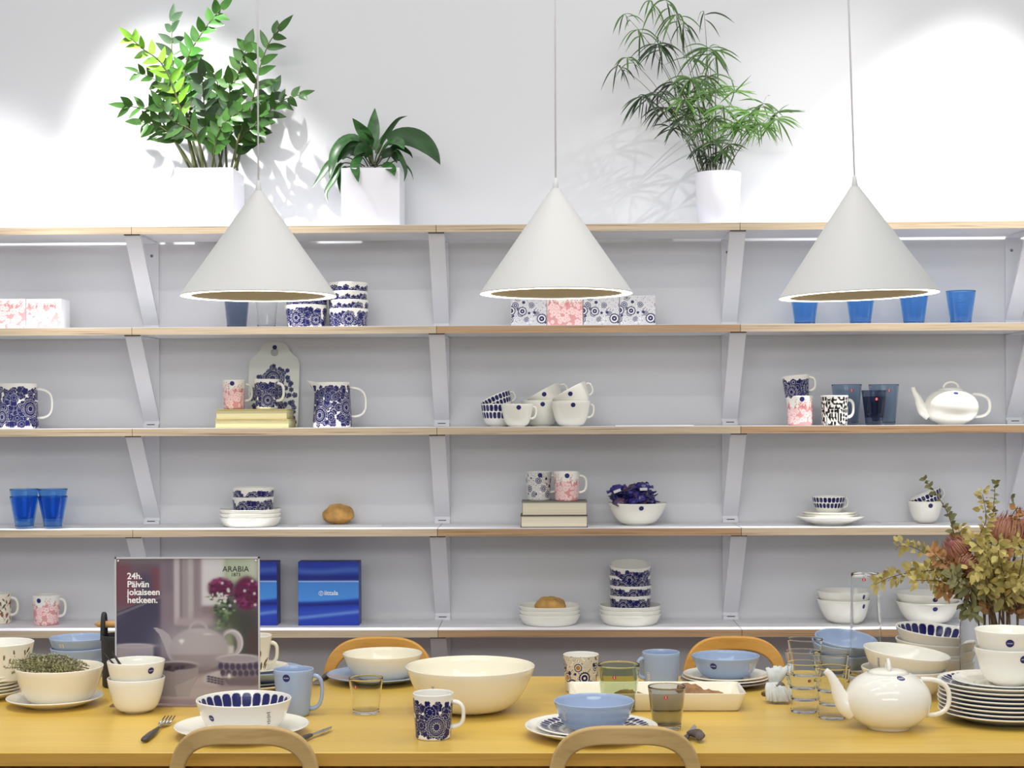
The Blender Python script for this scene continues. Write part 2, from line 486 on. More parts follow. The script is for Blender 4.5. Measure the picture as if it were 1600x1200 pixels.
def pinkfloral(U, V, per, H, seed, aa=0.0006, top=0.62, ink=PINK, pale=PALE):
    rnd = random.Random(seed); C = np.tile(WHITE, (len(U), 1))
    edge = H * top + 0.006 * np.sin(U * 230) + 0.005 * np.sin(U * 511 + 1) + 0.004 * np.sin(U * 97)
    a = sm(V - edge, 0.004)
    tex = 0.75 + 0.25 * np.sin(U * 1900 + 3 * np.sin(V * 700)) * np.sin(V * 2100)
    blend(C, a * np.clip(tex, 0, 1), ink)
    for i in range(int(per / 0.006)):                         # sprigs rising above the flowers
        cx = rnd.uniform(-per / 2, per / 2); y0 = H * top; y1 = y0 + rnd.uniform(0.004, H * (0.93 - top))
        d = np.abs(U - cx - 0.002 * np.sin(V * 400 + i)); blend(C, sm(d - 0.0005, aa) * ((V > y0 - 0.006) & (V < y1)), ink)
        for k in range(4):
            yy = y0 + (y1 - y0) * k / 3
            blend(C, sm(np.hypot(U - cx - (0.0018 if k % 2 else -0.0018), V - yy) - 0.0014, aa), ink)
    n = int(per * H * top / (0.012 ** 2))
    for i in range(n):
        R = rnd.uniform(0.0055, 0.0105); cx = rnd.uniform(-per / 2, per / 2); cy = rnd.uniform(0.003, H * top - R * 0.3)
        du = (U - cx + per / 2) % per - per / 2; dv = V - cy
        m = (np.abs(du) < R * 1.2) & (np.abs(dv) < R * 1.2); ix = np.where(m)[0]
        if len(ix) == 0: continue
        d = np.hypot(du[ix], dv[ix]); ph = np.arctan2(dv[ix], du[ix]) + i
        e = R * (0.72 + 0.28 * np.abs(np.sin(2.5 * ph)) ** 0.5); sub = C[ix]
        for aq, cc in ((sm(d - e - 0.0006, aa), ink), (sm(d - e, aa), pale), (sm(d - R * 0.26, aa), ink), (sm(d - R * 0.14, aa), WHITE)):
            sub[:] = sub * (1 - aq[:, None]) + cc * aq[:, None]
        C[ix] = sub
    return C

def greylines(U, V, per, H, seed, aa=0.0006, paper=(232, 230, 226), line=(120, 118, 122), ink=NAVY, extra=None):
    rnd = random.Random(seed); C = np.tile(linA(paper), (len(U), 1))
    f = np.sin(U * 160 + 2.2 * np.sin(V * 120 + seed)) + np.sin(V * 190 + 1.8 * np.sin(U * 130)) 
    blend(C, 0.85 * np.clip(1.5 - np.abs(np.sin(f * 5.2)) * 2.2, 0, 1), linA(line))
    n = max(6, int(per / 0.017) * max(1, int(H / 0.05)) )
    for i in range(n):
        R = rnd.uniform(0.007, 0.012) * (1.35 if extra is not None else 1.0); cx = -per / 2 + per * (i + 0.5) / n; cy = H * ((0.22, 0.7, 0.42)[i % 3])
        flower(C, U, V, cx, cy, R, 16, 'none', aa, ink, linA(paper), per)
        du = (U - cx + per / 2) % per - per / 2; d = np.hypot(du, V - cy)
        blend(C, sm(np.abs(d - R * 0.62) - R * 0.08, aa), linA(paper)); blend(C, sm(d - R * 0.2, aa), linA(paper))
        if extra is not None and i % 2: blend(C, sm(d - R * 0.5, aa), linA(extra))
    for i in range(n):
        R = rnd.uniform(0.003, 0.0055); cx = -per / 2 + per * (i + 0.05) / n; cy = H * rnd.uniform(0.1, 0.92)
        du = (U - cx + per / 2) % per - per / 2; d = np.hypot(du, V - cy)
        blend(C, sm(d - R, aa), ink)
    return C

def bwprint(U, V, per, H, seed):
    C = np.tile(WHITE, (len(U), 1)); g = 0.0105; BK = linA((26, 24, 26))
    i = np.floor(U / g); j = np.floor(V / (g * 1.25)); a = U / g - i - 0.5; b = V / (g * 1.25) - j - 0.5
    h = np.abs(np.sin(i * 12.9 + j * 78.2 + seed) * 43758.5) % 1.0
    k = np.floor(h * 6)
    m = np.zeros(len(U), bool)
    m |= (k == 0) & (np.hypot(a + 0.5, b) < 0.75)
    m |= (k == 1) & (a + b > 0)
    m |= (k == 2) & (np.abs(a) < 0.22)
    m |= (k == 3) & (np.hypot(a, b - 0.5) > 0.62)
    m |= (k == 4) & (np.hypot(a, b) < 0.42)
    m |= (k == 5) & (a - b * 0.6 > -0.1)
    blend(C, m.astype(float) * (V < H * 0.96), BK)
    return C

def leafprint(U, V, per, v0, v1, seed, cols=((120, 66, 40), (96, 92, 56)), n=None):
    rnd = random.Random(seed); C = np.tile(linA((240, 234, 216)), (len(U), 1))
    n = n or int(per / 0.008)
    for i in range(n):
        cx = rnd.uniform(-per / 2, per / 2); cy = rnd.uniform(v0, v1); an = rnd.uniform(0.5, 2.6); R = rnd.uniform(0.005, 0.010)
        du = (U - cx + per / 2) % per - per / 2; dv = V - cy
        x = du * math.cos(an) + dv * math.sin(an); y = -du * math.sin(an) + dv * math.cos(an)
        wv = 0.38 * np.sqrt(np.clip(1 - (x / R) ** 2, 0, 1)) * R
        blend(C, sm(np.abs(y) - wv, 0.0006) * (np.abs(x) < R), linA(cols[i % 2]))
        blend(C, sm(np.abs(y) - 0.0004, 0.0005) * ((x > -R * 2.4) & (x < 0)), linA(cols[i % 2]))
    return C
# ------------------------------------------------------------------ the room
def struct(name, mb, mats, smooth=False):
    o = link(name, mb.mesh(name, mats, smooth)); o['kind'] = 'structure'; return o
struct('wall_back', MB().box(-4.5, 4.5, 0, 0.12, 0, 3.9), ['wall'])
struct('floor', MB().box(-4.5, 4.5, -7.5, 0.12, -0.06, 0), ['floor'])

# ------------------------------------------------------------------ shelves and brackets
JX = [atY(206, 517, SF).x, atY(682, 517, SF).x, atY(1157, 517, SF).x]
pitch = (JX[2] - JX[0]) / 2
EDGES = [JX[0] - pitch, JX[0], JX[1], JX[2], JX[2] + pitch * 0.97, JX[2] + pitch * 1.97]
rownames = ['top', 'second', 'third', 'fourth', 'lowest']
colnames = ['far left', 'left', 'middle', 'right', 'far right']
THK = 0.024
for r in range(1, 6):
    for c in range(5):
        x0, x1 = EDGES[c] + 0.0008, EDGES[c + 1] - 0.0008
        z = SH[r]; yb = -0.0140 if r == 1 else -0.006
        mb = MB()
        mb.add([(x0, SF, z - THK), (x1, SF, z - THK), (x1, yb, z - THK), (x0, yb, z - THK), (x0, SF, z), (x1, SF, z), (x1, yb, z), (x0, yb, z)],
               [(0, 3, 2, 1), (4, 5, 6, 7), (2, 3, 7, 6)], 0)
        nb = mb.n
        mb.add([(x0, SF, z - THK), (x1, SF, z - THK), (x1, yb, z - THK), (x0, yb, z - THK), (x0, SF, z - 0.0012), (x1, SF, z - 0.0012), (x1, yb, z - 0.0012), (x0, yb, z - 0.0012)],
               [(0, 1, 5, 4), (1, 2, 6, 5), (3, 0, 4, 7)], 1)
        mb.add([(x0, SF, z - 0.0012), (x1, SF, z - 0.0012), (x1, SF, z), (x0, SF, z)], [(0, 1, 2, 3)], 0)
        dark = (r, c) in ((2, 2), (5, 2), (5, 3), (4, 2), (3, 3))
        me = mb.mesh('shelf_board', ['shelfwhite', 'plydark' if dark else 'ply'], False)
        o = link('shelf_board', me)
        tagit(o, 'white-topped %splywood shelf board, %s row, %s span between brackets' % ('darker ' if dark else '', rownames[r - 1], colnames[c]), 'shelf', 'plywood shelf boards on the wall')
    for c in range(1, 5):
        zt = SH[r] - THK; zb = (SH[r + 1] + 0.0005) if r < 5 else SH[5] - THK - 0.298
        xw = EDGES[c] + 0.006 * (0 if c < 3 else -1); hw = 0.0255
        t = thing('shelf_bracket', 'white steel bracket with diagonal strut under %s shelf at the %s joint' % (rownames[r - 1], ['leftmost', 'second', 'third', 'rightmost'][c - 1]), 'bracket', (xw, -0.001, zt), 0, 'white shelf brackets')
        H = zb - zt
        m = MB().box(-hw, hw, -0.005, 0, H + 0.0, -0.004); link('wall_plate', m.mesh('wall_plate', ['metal'], False), t)
        m = MB().box(-hw, hw, -0.248, -0.005, -0.004, -0.0002); link('arm', m.mesh('arm', ['metal'], False), t)
        m = MB(); y0, y1 = -0.246, -0.006; z0, z1 = -0.004, H + 0.022
        ty, tz = 0.004, 0.0
        m.add([(-hw, y0, z0), (hw, y0, z0), (hw, y1, z1), (-hw, y1, z1), (-hw, y0 + 0.012, z0), (hw, y0 + 0.012, z0), (hw, y1 + 0.004, z1 + 0.012), (-hw, y1 + 0.004, z1 + 0.012)],
              [(0, 3, 2, 1), (4, 5, 6, 7), (0, 1, 5, 4), (1, 2, 6, 5), (2, 3, 7, 6), (3, 0, 4, 7)][::1])
        link('strut', m.mesh('strut', ['metal'], False), t)
        m = MB().box(-hw, hw, -0.02, -0.004, H + 0.0, H + 0.012); link('foot', m.mesh('foot', ['metal'], False), t)
        m = MB().box(-0.013, 0.013, -0.0208, -0.02, H + 0.009, H + 0.0115); link('slot', m.mesh('slot', ['black'], False), t)
        m = MB().box(-hw, hw, -0.2555, -0.249, -0.003, -0.0003); link('end_cap', m.mesh('end_cap', ['black'], False), t)
        if r == 1 and c in (1, 3, 4):
            m = MB().lathe([(0.0001, 0), (0.005, 0), (0.004, 0.002), (0.0001, 0.0025)], 12)
            link('screw', m.mesh('screw', ['greypr'], True), t, (0.002 if c == 1 else -0.005, -0.005, -0.045), (PI / 2, 0, 0))

# ------------------------------------------------------------------ pendant lamps
def lamp(cx, rimy, apexy, w, cordx, label, tilt=0.0):
    loc = atY(cx, rimy, -1.72); s = S(loc); R = w / 2 * s; H = hgt(loc, cx, apexy)
    t = thing('pendant_lamp', label, 'lamp', loc, 0, 'white cone pendant lamps')
    t.rotation_euler = (0, tilt, 0)
    prof = [(R * 0.995, 0.0), (R, 0.002), (R * 0.985, 0.006)]
    for k in range(1, 12):
        u = k / 12; prof.append((R * 0.985 + (0.011 - R * 0.985) * u, 0.006 + (H - 0.006) * u))
    prof += [(0.011, H), (0.010, H + 0.002), (0.0002, H + 0.002)]
    inn = [(0.0002, H - 0.012), (0.008, H - 0.012), (R * 0.95, 0.012), (R * 0.985, 0.0015)]
    link('shade', MB().lathe([(0.0002, H + 0.002)] + prof[::-1][1:] + inn[::-1], 96).mesh('shade', ['lampshade'], True, sharp=50), t)
    link('diffuser_ring', MB().lathe([(R * 0.868, 0.004), (R * 0.87, 0.0), (R * 0.95, -0.0006), (R * 0.9985, -0.0004), (R * 0.985, 0.0012), (R * 0.96, 0.006), (R * 0.868, 0.004)], 96).mesh('diffuser_ring', ['ring']), t)
    link('reflector', MB().lathe([(0.0002, 0.0004), (R * 0.5, 0.0004), (R * 0.866, 0.0002), (R * 0.866, 0.003), (0.0002, 0.003)], 64).mesh('reflector', ['reflector']), t)
    link('cord_cap', MB().lathe([(0.0002, H + 0.026), (0.004, H + 0.026), (0.0075, H + 0.002), (0.0075, H - 0.003), (0.0002, H - 0.003)], 24).mesh('cord_cap', ['lampshade']), t)
    link('cord', MB().tube([(0, 0, H + 0.02), (0, 0, 3.7 - loc.z)], 0.0020, 8).mesh('cord', ['cord']), t)
lamp(404.5, 463, 300, 241, 402, 'white cone pendant lamp hanging at the left, before the square planters')
lamp(869, 459, 296, 238, 871, 'white cone pendant lamp hanging in the middle of the three')
lamp(1341.5, 462, 293, 246, 1337, 'white cone pendant lamp hanging at the right, before the blue tumblers', -0.03)

# ------------------------------------------------------------------ dining table
TY0 = atZ(800, 1175.5, TZ).y; TY1 = atZ(850, 1056.5, TZ).y
TX0, TX1 = -1.62, 1.75
t = thing('dining_table', 'long yellow-toned beech dining table crowded with tableware', 'table', (0, (TY0 + TY1) / 2, 0))
hy = (TY1 - TY0) / 2
m = MB(); b = 0.002; tt = 0.0275
m.add([(TX0, -hy, TZ - tt), (TX1, -hy, TZ - tt), (TX1, hy, TZ - tt), (TX0, hy, TZ - tt), (TX0, -hy, TZ - b), (TX1, -hy, TZ - b), (TX1, hy, TZ - b), (TX0, hy, TZ - b),
       (TX0 + b, -hy + b, TZ), (TX1 - b, -hy + b, TZ), (TX1 - b, hy - b, TZ), (TX0 + b, hy - b, TZ)],
      [(8, 9, 10, 11)], 0)
m.f += [(4, 5, 9, 8), (5, 6, 10, 9), (6, 7, 11, 10), (7, 4, 8, 11)]; m.m += [0] * 4
m.f += [(0, 3, 2, 1), (0, 1, 5, 4), (1, 2, 6, 5), (2, 3, 7, 6), (3, 0, 4, 7)]; m.m += [1] * 5
link('tabletop', m.mesh('tabletop', ['table', 'tablefront'], False), t)
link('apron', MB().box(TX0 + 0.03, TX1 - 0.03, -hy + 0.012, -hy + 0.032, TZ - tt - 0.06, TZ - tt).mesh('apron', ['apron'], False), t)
for x in (TX0 + 0.12, TX1 - 0.12):
    for y in (-hy + 0.10, hy - 0.10):
        link('leg', MB().box(x - 0.03, x + 0.03, y - 0.03, y + 0.03, 0, TZ - tt).mesh('leg', ['tablefront'], False), t)

# ------------------------------------------------------------------ chairs
def chair(cx, topy, w, y, face, label, m_, group):
    """y: position of the back; face: +1 sits towards +Y"""
    loc = atY(cx, topy, y); s = S(loc); W = w * s / 2; top = loc.z
    t = thing('dining_chair', label, 'chair', (loc.x, y, 0), 0 if face > 0 else PI, group)
    # bent arched back: flat band, bowed in plan
    n = 40; bw = 0.030; th = 0.018; zc = top - 0.165
    vs = []
    for i in range(n + 1):
        a = PI * i / n
        ca, sa = math.cos(a), math.sin(a)
        ex = 0.62
        px = lambda ww, hh: (ww * math.copysign(abs(ca) ** ex, ca), hh * abs(sa) ** ex)
        bwk = bw * (0.86 + 0.34 * sa)
        ox, oz = px(W, 0.165); ix, iz = px(W - bw * 0.9, 0.165 - bwk)
        bow = 0.035 * (1 - (ox / W) ** 2)
        for (xx, zz, yy) in ((ox, oz, -bow), (ox, oz, th - bow), (ix, iz, th - bow), (ix, iz, -bow)):
            vs.append((xx, yy, zc + zz))
    for i, xs in ((0, 1), (n, -1)): pass
    fs = []
    for i in range(n):
        for j in range(4):
            fs.append((i * 4 + j, i * 4 + (j + 1) % 4, (i + 1) * 4 + (j + 1) % 4, (i + 1) * 4 + j))
    fs += [(0, 1, 2, 3), (n * 4 + 3, n * 4 + 2, n * 4 + 1, n * 4)]
    mb = MB(); mb.add(vs, fs)
    o = link('backrest', mb.mesh('backrest', [m_], True, sharp=40), t)
    bv = o.modifiers.new('bevel', 'BEVEL'); bv.width = 0.004; bv.segments = 3; bv.limit_method = 'ANGLE'
    for sx in (-1, 1):
        xo = sx * (W - bw * 0.45)
        link('rear_leg', MB().tube([(xo, th / 2, zc + 0.002), (xo * 1.05, th / 2 + 0.0, 0.44), (xo * 1.15, -0.04, 0.0)], [0.0135, 0.015, 0.013], 10).mesh('rear_leg', [m_]), t)
        link('front_leg', MB().tube([(sx * (W + 0.03), 0.36, 0.43), (sx * (W + 0.045), 0.38, 0)], [0.016, 0.012], 10).mesh('front_leg', [m_]), t)
    sp = []
    for k in range(32):
        a = 2 * PI * k / 32; e = 0.6
        sp.append((math.copysign(abs(math.cos(a)) ** e, math.cos(a)) * (W + 0.05), 0.20 + math.copysign(abs(math.sin(a)) ** e, math.sin(a)) * 0.20))
    mb = MB(); mb.add([(x, yy, 0.43) for x, yy in sp] + [(x, yy, 0.45) for x, yy in sp], [tuple(range(31, -1, -1)), tuple(range(32, 64))] + [(k, (k + 1) % 32, 32 + (k + 1) % 32, 32 + k) for k in range(32)])
    link('seat', mb.mesh('seat', [m_], False), t)
chair(380, 1130, 240, TY0 - 0.075, 1, 'birch chair with arched back pushed to the near table side, left one', 'chair', 'birch chairs around the table')
chair(976.5, 1130, 243, TY0 - 0.075, 1, 'birch chair with arched back pushed to the near table side, right one', 'chair', 'birch chairs around the table')
chair(592, 997, 176, TY1 + 0.13, -1, 'warm-toned birch chair across the table behind the cream bowl on a blue plate', 'chairwarm', 'birch chairs around the table')
chair(1147, 996, 165, TY1 + 0.13, -1, 'warm-toned birch chair across the table behind the light blue bowl', 'chairwarm', 'birch chairs around the table')

# ------------------------------------------------------------------ crockery builders
def turned_obj(name, outer, t, m_, n=56, parent=None, loc=(0, 0, 0), bottom=None):
    key = (name, str(m_), n, round(t, 5), tuple(np.round(np.asarray(outer).ravel(), 5)))
    if key not in _tcache: _tcache[key] = MB().lathe(vessel(outer, t, bottom), n).mesh(name, [m_], True)
    return link(name, _tcache[key], parent, loc)

def painted(name, outer, t, ofn=None, ifn=None, n=160, step=0.0012, istep=None, parent=None, loc=(0, 0, 0), key=None, m_='pattern', base=WHITE):
    k = ('painted', key)
    if key is None or k not in _tcache:
        od = dens(outer, step)
        prof = vessel(od, t); V, f = lathe_geo(prof, n)
        rows = len(prof); C = np.tile(base, (rows * n, 1))
        th = np.linspace(0, 2 * PI, n, endpoint=False); th = (th + PI) % (2 * PI) - PI
        PH = np.tile(th, rows); RR = np.hypot(V[:, 0], V[:, 1]); ZZ = V[:, 2]
        row = np.repeat(np.arange(rows), n)
        pre = rows - 0
        a = 2 if outer[0][0] > 0.006 else 1
        om = (row >= a) & (row < a + len(od)); im = row >= a + len(od) + 1
        Rr = max(o[0] for o in outer)
        if ofn is not None: C[om] = ofn(PH[om] * Rr, ZZ[om], PH[om], RR[om])
        if ifn is not None: C[im] = ifn(PH[im] * Rr, ZZ[im], PH[im], RR[im])
        mb = MB(); mb.add(V, f)
        me = mb.mesh(name, [m_], True, colors=C)
        if key is None: return link(name, me, parent, loc)
        _tcache[k] = me
    return link(name, _tcache[k], parent, loc)

def mug_outer(R, rb, H, foot=0.0025):
    P = [(rb * 0.90, 0), (rb * 0.95, 0.0004), (rb, foot * 1.3)]
    for k in range(1, 13):
        u = k / 12; P.append((rb + (R - rb) * u ** 1.1, foot * 1.3 + (H - foot * 1.3) * u))
    return np.array(P)

def handle(parent, outer, phi, zt, zb, out, r=0.0042, m_='ceramic', flat=1.3, sq=0.75, drop=0.0):
    rt = np.interp(zt, outer[:, 1], outer[:, 0]); rb = np.interp(zb, outer[:, 1], outer[:, 0])
    n = 18; pts = []
    for i in range(n + 1):
        a = PI * i / n
        rad = rt * (1 - i / n) + rb * i / n - 0.0012 + (out) * math.sin(a) ** sq
        z = (zt + zb) / 2 + (zt - zb) / 2 * math.copysign(abs(math.cos(a)) ** sq, math.cos(a)) - drop * math.sin(a)
        pts.append((rad * math.sin(phi), -rad * math.cos(phi), z))
    rr = [r * (1.25 - 0.25 * math.sin(PI * i / n)) for i in range(n + 1)]
    up = (-math.cos(phi), -math.sin(phi), 0)
    return link('handle', MB().tube(pts, rr, 10, flat=flat, up=(math.cos(phi), math.sin(phi), 0)).mesh('handle', [m_]), parent)

def stack_group(base, k): return base

def mug(loc, R, rb, H, label, hphi, kind=None, m_='ceramic', stick=None, srad=0.0085, group=None, near=False, hout=0.024, hz=(0.86, 0.28), seed=1, tagp=None, rot=None, hm=None):
    t = thing('mug', label, 'mug', loc, 0, group)
    if rot: t.rotation_euler = rot
    o = mug_outer(R, rb, H); per = 2 * PI * R
    n, st = (300, 0.0006) if near else (170, 0.0011)
    aa = 0.0004 if near else 0.0009
    if kind == 'daisy': fn = lambda U, V, ph, r: daisies(U, V, per, 0.0, H * 0.93, seed, 0.025, aa, 1.1)
    elif kind == 'pink': fn = lambda U, V, ph, r: pinkfloral(U, V, per, H, seed, aa)
    elif kind == 'grey': fn = lambda U, V, ph, r: greylines(U, V, per, H, seed, aa)
    elif kind == 'sepia': fn = lambda U, V, ph, r: greylines(U, V, per, H, seed, aa, (236, 228, 208), (78, 68, 66), NAVY, (176, 118, 54))
    elif kind == 'bw': fn = lambda U, V, ph, r: bwprint(U, V, per, H, seed)
    elif kind == 'leaf': fn = lambda U, V, ph, r: leafprint(U, V, per, H * 0.1, H * 0.9, seed)
    elif kind == 'brown': fn = lambda U, V, ph, r: leafprint(U, V, per, H * 0.02, H * 0.98, seed, ((150, 92, 56), (110, 96, 70)), 70)
    else: fn = None
    if fn: painted('body', o, 0.0032, fn, None, n, st, parent=t, key=('mug', kind, round(R, 4), round(H, 4), seed))
    else: turned_obj('body', o, 0.0032, m_, 64, t)
    if hphi is not None: handle(t, o, hphi, H * hz[0], H * hz[1], hout, m_=hm or (m_ if not fn else 'ceramic'))
    if stick is not None: sticker(t, o, stick[0], H * stick[1], srad, near=near)
    if tagp: price_tag(t, o, tagp[0], H * tagp[1], tagp[2], tagp[3])
    return t

def bowl(loc, R, H, rf, label, q=2.4, m_='ceramic', stick=None, srad=0.0085, group=None, near=False, tilt=None, name='bowl', cat='bowl', inner=None, outerp=None, tagp=None, bare=None, seed=1, n=72, t_=0.0032):
    need = stick is not None or tagp or bare
    o = bowl_outer(R, H, rf, q, min(0.004, H * 0.1))
    per = 2 * PI * R
    ifn = ofn = None
    if inner == 'tuokio':
        fn_ = lambda U, V, ph, r: blobs(ph, V / H, 26, ((0.50, 0.96, 0.0, 0.90), (0.10, 0.46, 0.35, 0.90)))
        ifn = fn_
    if outerp == 'daisy': ofn = lambda U, V, ph, r: daisies(U, V, per, H * 0.02, H * 0.92, seed, 0.026, 0.0009, 1.2)
    if outerp == 'leaf': ofn = lambda U, V, ph, r: leafprint(U, V, per, H * 0.15, H * 0.9, seed)
    if not need and not inner and not outerp:
        ob = turned_obj(name, o, t_, m_, n, None, loc)
        tagit(ob, label, cat, group)
        if tilt: ob.rotation_euler = tilt
        return ob, o
    t = thing(name, label, cat, loc, 0, group)
    if tilt: t.rotation_euler = tilt
    if ifn or ofn: painted('body', o, t_, ofn, ifn, 340 if near else 200, 0.0008 if near else 0.0012, parent=t, key=('bowl', inner, outerp, round(R, 4), round(H, 4), seed))
    else: turned_obj('body', o, t_, m_, n, t)
    if stick is not None: sticker(t, o, stick[0], H * stick[1], srad, near=near)
    if tagp: price_tag(t, o, tagp[0], H * tagp[1], tagp[2], tagp[3], tagp[4] if len(tagp) > 4 else 0)
    if bare: price_tag(t, o, bare[0], H * bare[1], bare[2], bare[3], bare[4] if len(bare) > 4 else 0, bare=True)
    return t, o

def plate(loc, R, H, label, m_='ceramic', group=None, rim=0.62, pattern=None, cat='plate', name='plate', tilt=None, straight=False, under=None, near=False):
    if straight:
        o = [(R * 0.80, 0), (R * 0.84, 0.0006), (R * 0.90, H * 0.25), (R * 0.96, H * 0.6), (R, H)]
    else:
        rf = R * rim
        o = [(rf * 0.97, 0), (rf, 0.0006), (rf * 1.01, 0.0022)] + [(rf * 1.01 + (R - rf * 1.01) * u, 0.0022 + (H - 0.0022) * u ** 1.25) for u in np.linspace(0.1, 1, 9)]
    o = np.array(o)
    if pattern == 'blue':
        ob = painted(name, o, 0.003, lambda U, V, ph, r: np.where((r / R > 0.965)[:, None], WHITE, linA((118, 132, 172))), None, 96, 0.002, loc=loc, key=('plate', pattern, round(R, 4)))
    elif pattern:
        Rr = R
        rows = ((0.80, 0.945, 0, 0.84), (0.62, 0.785, 0.4, 0.84)) if pattern == 'tuokio' else ((0.60, 0.93, 0, 0.84),)
        t = painted(name, o, 0.003, None, lambda U, V, ph, r: blobs(ph, r / Rr, 40, rows), 340, 0.0015, loc=loc, key=('plate', pattern, round(R, 4)))
        ob = t
    else:
        ob = turned_obj(name, o, 0.003, m_, 80, None, loc)
    if tilt: ob.rotation_euler = tilt
    return tagit(ob, label, cat, group)

def tumbler(loc, R, rb, H, label, m_='glass', t_=0.0022, base=0.008, group=None, stick=None, srad=0.005, name='drinking_glass', cat='glass', ripple=0, tilt=None, n=56):
    P = [(rb * 0.92, 0), (rb, 0.0012)]
    for k in range(1, 29):
        u = k / 28; r = rb + (R - rb) * u
        if ripple: r += 0.0005 * math.sin(u * 2 * PI * ripple)
        P.append((r, 0.0012 + (H - 0.0012) * u))
    o = np.array(P); 
    inn = [(max(0.001, r - t_), z) for r, z in o if z > base]
    prof = [(0.0002, 0.0006)] + P + [(R - t_ * 0.3, H + t_ * 0.35), (R - t_ * 0.7, H + t_ * 0.35)] + inn[::-1] + [(inn[0][0] * 0.9, base * 0.9), (0.0002, base * 0.85)]
    if stick is None:
        ob = link(name, MB().lathe(prof, n).mesh(name, [m_], True), None, loc)
        tagit(ob, label, cat, group)
        if tilt: ob.rotation_euler = tilt
        return ob, o
    t = thing(name, label, cat, loc, 0, group)
    link('body', MB().lathe(prof, n).mesh('body', [m_], True), t)
    sticker(t, o, stick[0], H * stick[1], srad, 'red')
    return t, o

def teapot(loc, R, H, label, group=None, spout_phi=-PI / 2, lidrot=0.0, kn=1.0, sp=(0.0, 0.0), hscale=1.0, m_='ceramic', near=False, stick=None):
    """R body radius, H body height without lid loop"""
    t = thing('teapot', label, 'teapot', loc, 0, group)
    P = [(R * 0.48, 0), (R * 0.5, 0.001), (R * 0.5, H * 0.035)]
    for k in range(1, 22):
        a = -PI / 2 + PI * (0.16 + 0.70 * k / 21)
        zc = H * 0.49
        P.append((R * math.cos(a) ** 0.82 if a > -PI/2 else 0, zc + H * 0.50 * math.sin(a)))
    P = np.array(P)
    o = P
    prof = [(0.0002, 0.001)] + [tuple(p) for p in P] + [(P[-1][0] - 0.003, P[-1][1] - 0.0005)]
    prof += [(max(0.001, r - 0.003), z) for r, z in P[::-1] if z > 0.01] + [(0.0002, 0.01)]
    link('body', MB().lathe(prof, 72).mesh('body', [m_]), t)
    rl = P[-1][0]; zl = P[-1][1]
    lid = [(0.0002, zl - 0.004), (rl - 0.004, zl - 0.004), (rl - 0.001, zl + 0.0008), (rl * 0.8, zl + H * 0.045), (rl * 0.45, zl + H * 0.072), (0.0002, zl + H * 0.08)]
    ld = link('lid', MB().lathe(lid, 64).mesh('lid', [m_]), t)
    hw = R * 0.26 * kn; hh = H * 0.17
    pts = [(hw * math.cos(a), 0, zl + H * 0.05 + hh * max(0, math.sin(a)) ** 0.85) for a in np.linspace(0, PI, 17)]
    g = link('lid_loop', MB().tube(pts, 0.0042 * R / 0.09, 10, flat=1.0, up=(0, 1, 0)).mesh('lid_loop', [m_]), ld); g.rotation_euler = (0, 0, lidrot)
    # spout
    dx, dz = sp
    sx = math.sin(spout_phi); sy = -math.cos(spout_phi)
    ctrl = [(R * 0.80, H * 0.30), (R * 1.00, H * 0.40), (R * 1.14, H * 0.56), (R * 1.24, H * 0.74), (R * 1.36, H * 0.90), (R * 1.50 + dx, H * 1.0 + dz)]
    rad = [0.26, 0.24, 0.18, 0.13, 0.095, 0.075]
    pp = []; rr = []
    for i in range(len(ctrl) - 1):
        for k in range(5):
            u = k / 5; p0 = ctrl[max(i - 1, 0)]; p1 = ctrl[i]; p2 = ctrl[i + 1]; p3 = ctrl[min(i + 2, len(ctrl) - 1)]
            cr = lambda a, b, c, d: 0.5 * (2 * b + (c - a) * u + (2 * a - 5 * b + 4 * c - d) * u * u + (3 * b - a - 3 * c + d) * u ** 3)
            x = cr(p0[0], p1[0], p2[0], p3[0]); z = cr(p0[1], p1[1], p2[1], p3[1])
            pp.append((x * sx, x * sy, z)); rr.append(R * (rad[i] * (1 - u) + rad[i + 1] * u))
    pp.append((ctrl[-1][0] * sx, ctrl[-1][0] * sy, ctrl[-1][1])); rr.append(R * rad[-1])
    link('spout', MB().tube(pp, rr, 20, up=(0, 1, 0)).mesh('spout', [m_]), t)
    # handle
    hphi = spout_phi + PI; hx, hy = math.sin(hphi), -math.cos(hphi)
    z1, z0 = H * 0.80, H * 0.25
    r1 = np.interp(z1, P[:, 1], P[:, 0]); r0 = np.interp(z0, P[:, 1], P[:, 0])
    pts = []
    for i in range(25):
        a = PI * i / 24
        base = r1 * (1 - i / 24) + r0 * i / 24 - 0.004
        rd = base + (R * 0.52 * hscale + (R - base) * 0.55) * math.sin(a) ** 0.7
        z = (z1 + z0) / 2 + (z1 - z0) / 2 * 1.12 * math.copysign(abs(math.cos(a)) ** 0.8, math.cos(a)) 
        pts.append((rd * hx, rd * hy, z))
    link('handle', MB().tube(pts, R * 0.058, 12, flat=1.0, up=(0, 1, 0)).mesh('handle', [m_]), t)
    if stick: sticker(t, o, stick[0], H * stick[1], stick[2], near=near)
    return t
# ================================================================== things on the shelves
def on_shelf(row, px, Y=-0.15):
    p = atY(px, 645, Y); return Vector((p.x, Y, SH[row]))
def shelf_base(row, px, py, r=0.0, r2=None):
    """stands on a lower shelf with its front base edge seen at py"""
    p = atZ(px, py, SH[row]); y = min(p.y + r, -0.012 - (r2 or r)); return Vector((CAMLOC.x + (p.x - CAMLOC.x) * (y - CAMLOC.y) / (p.y - CAMLOC.y), y, SH[row]))

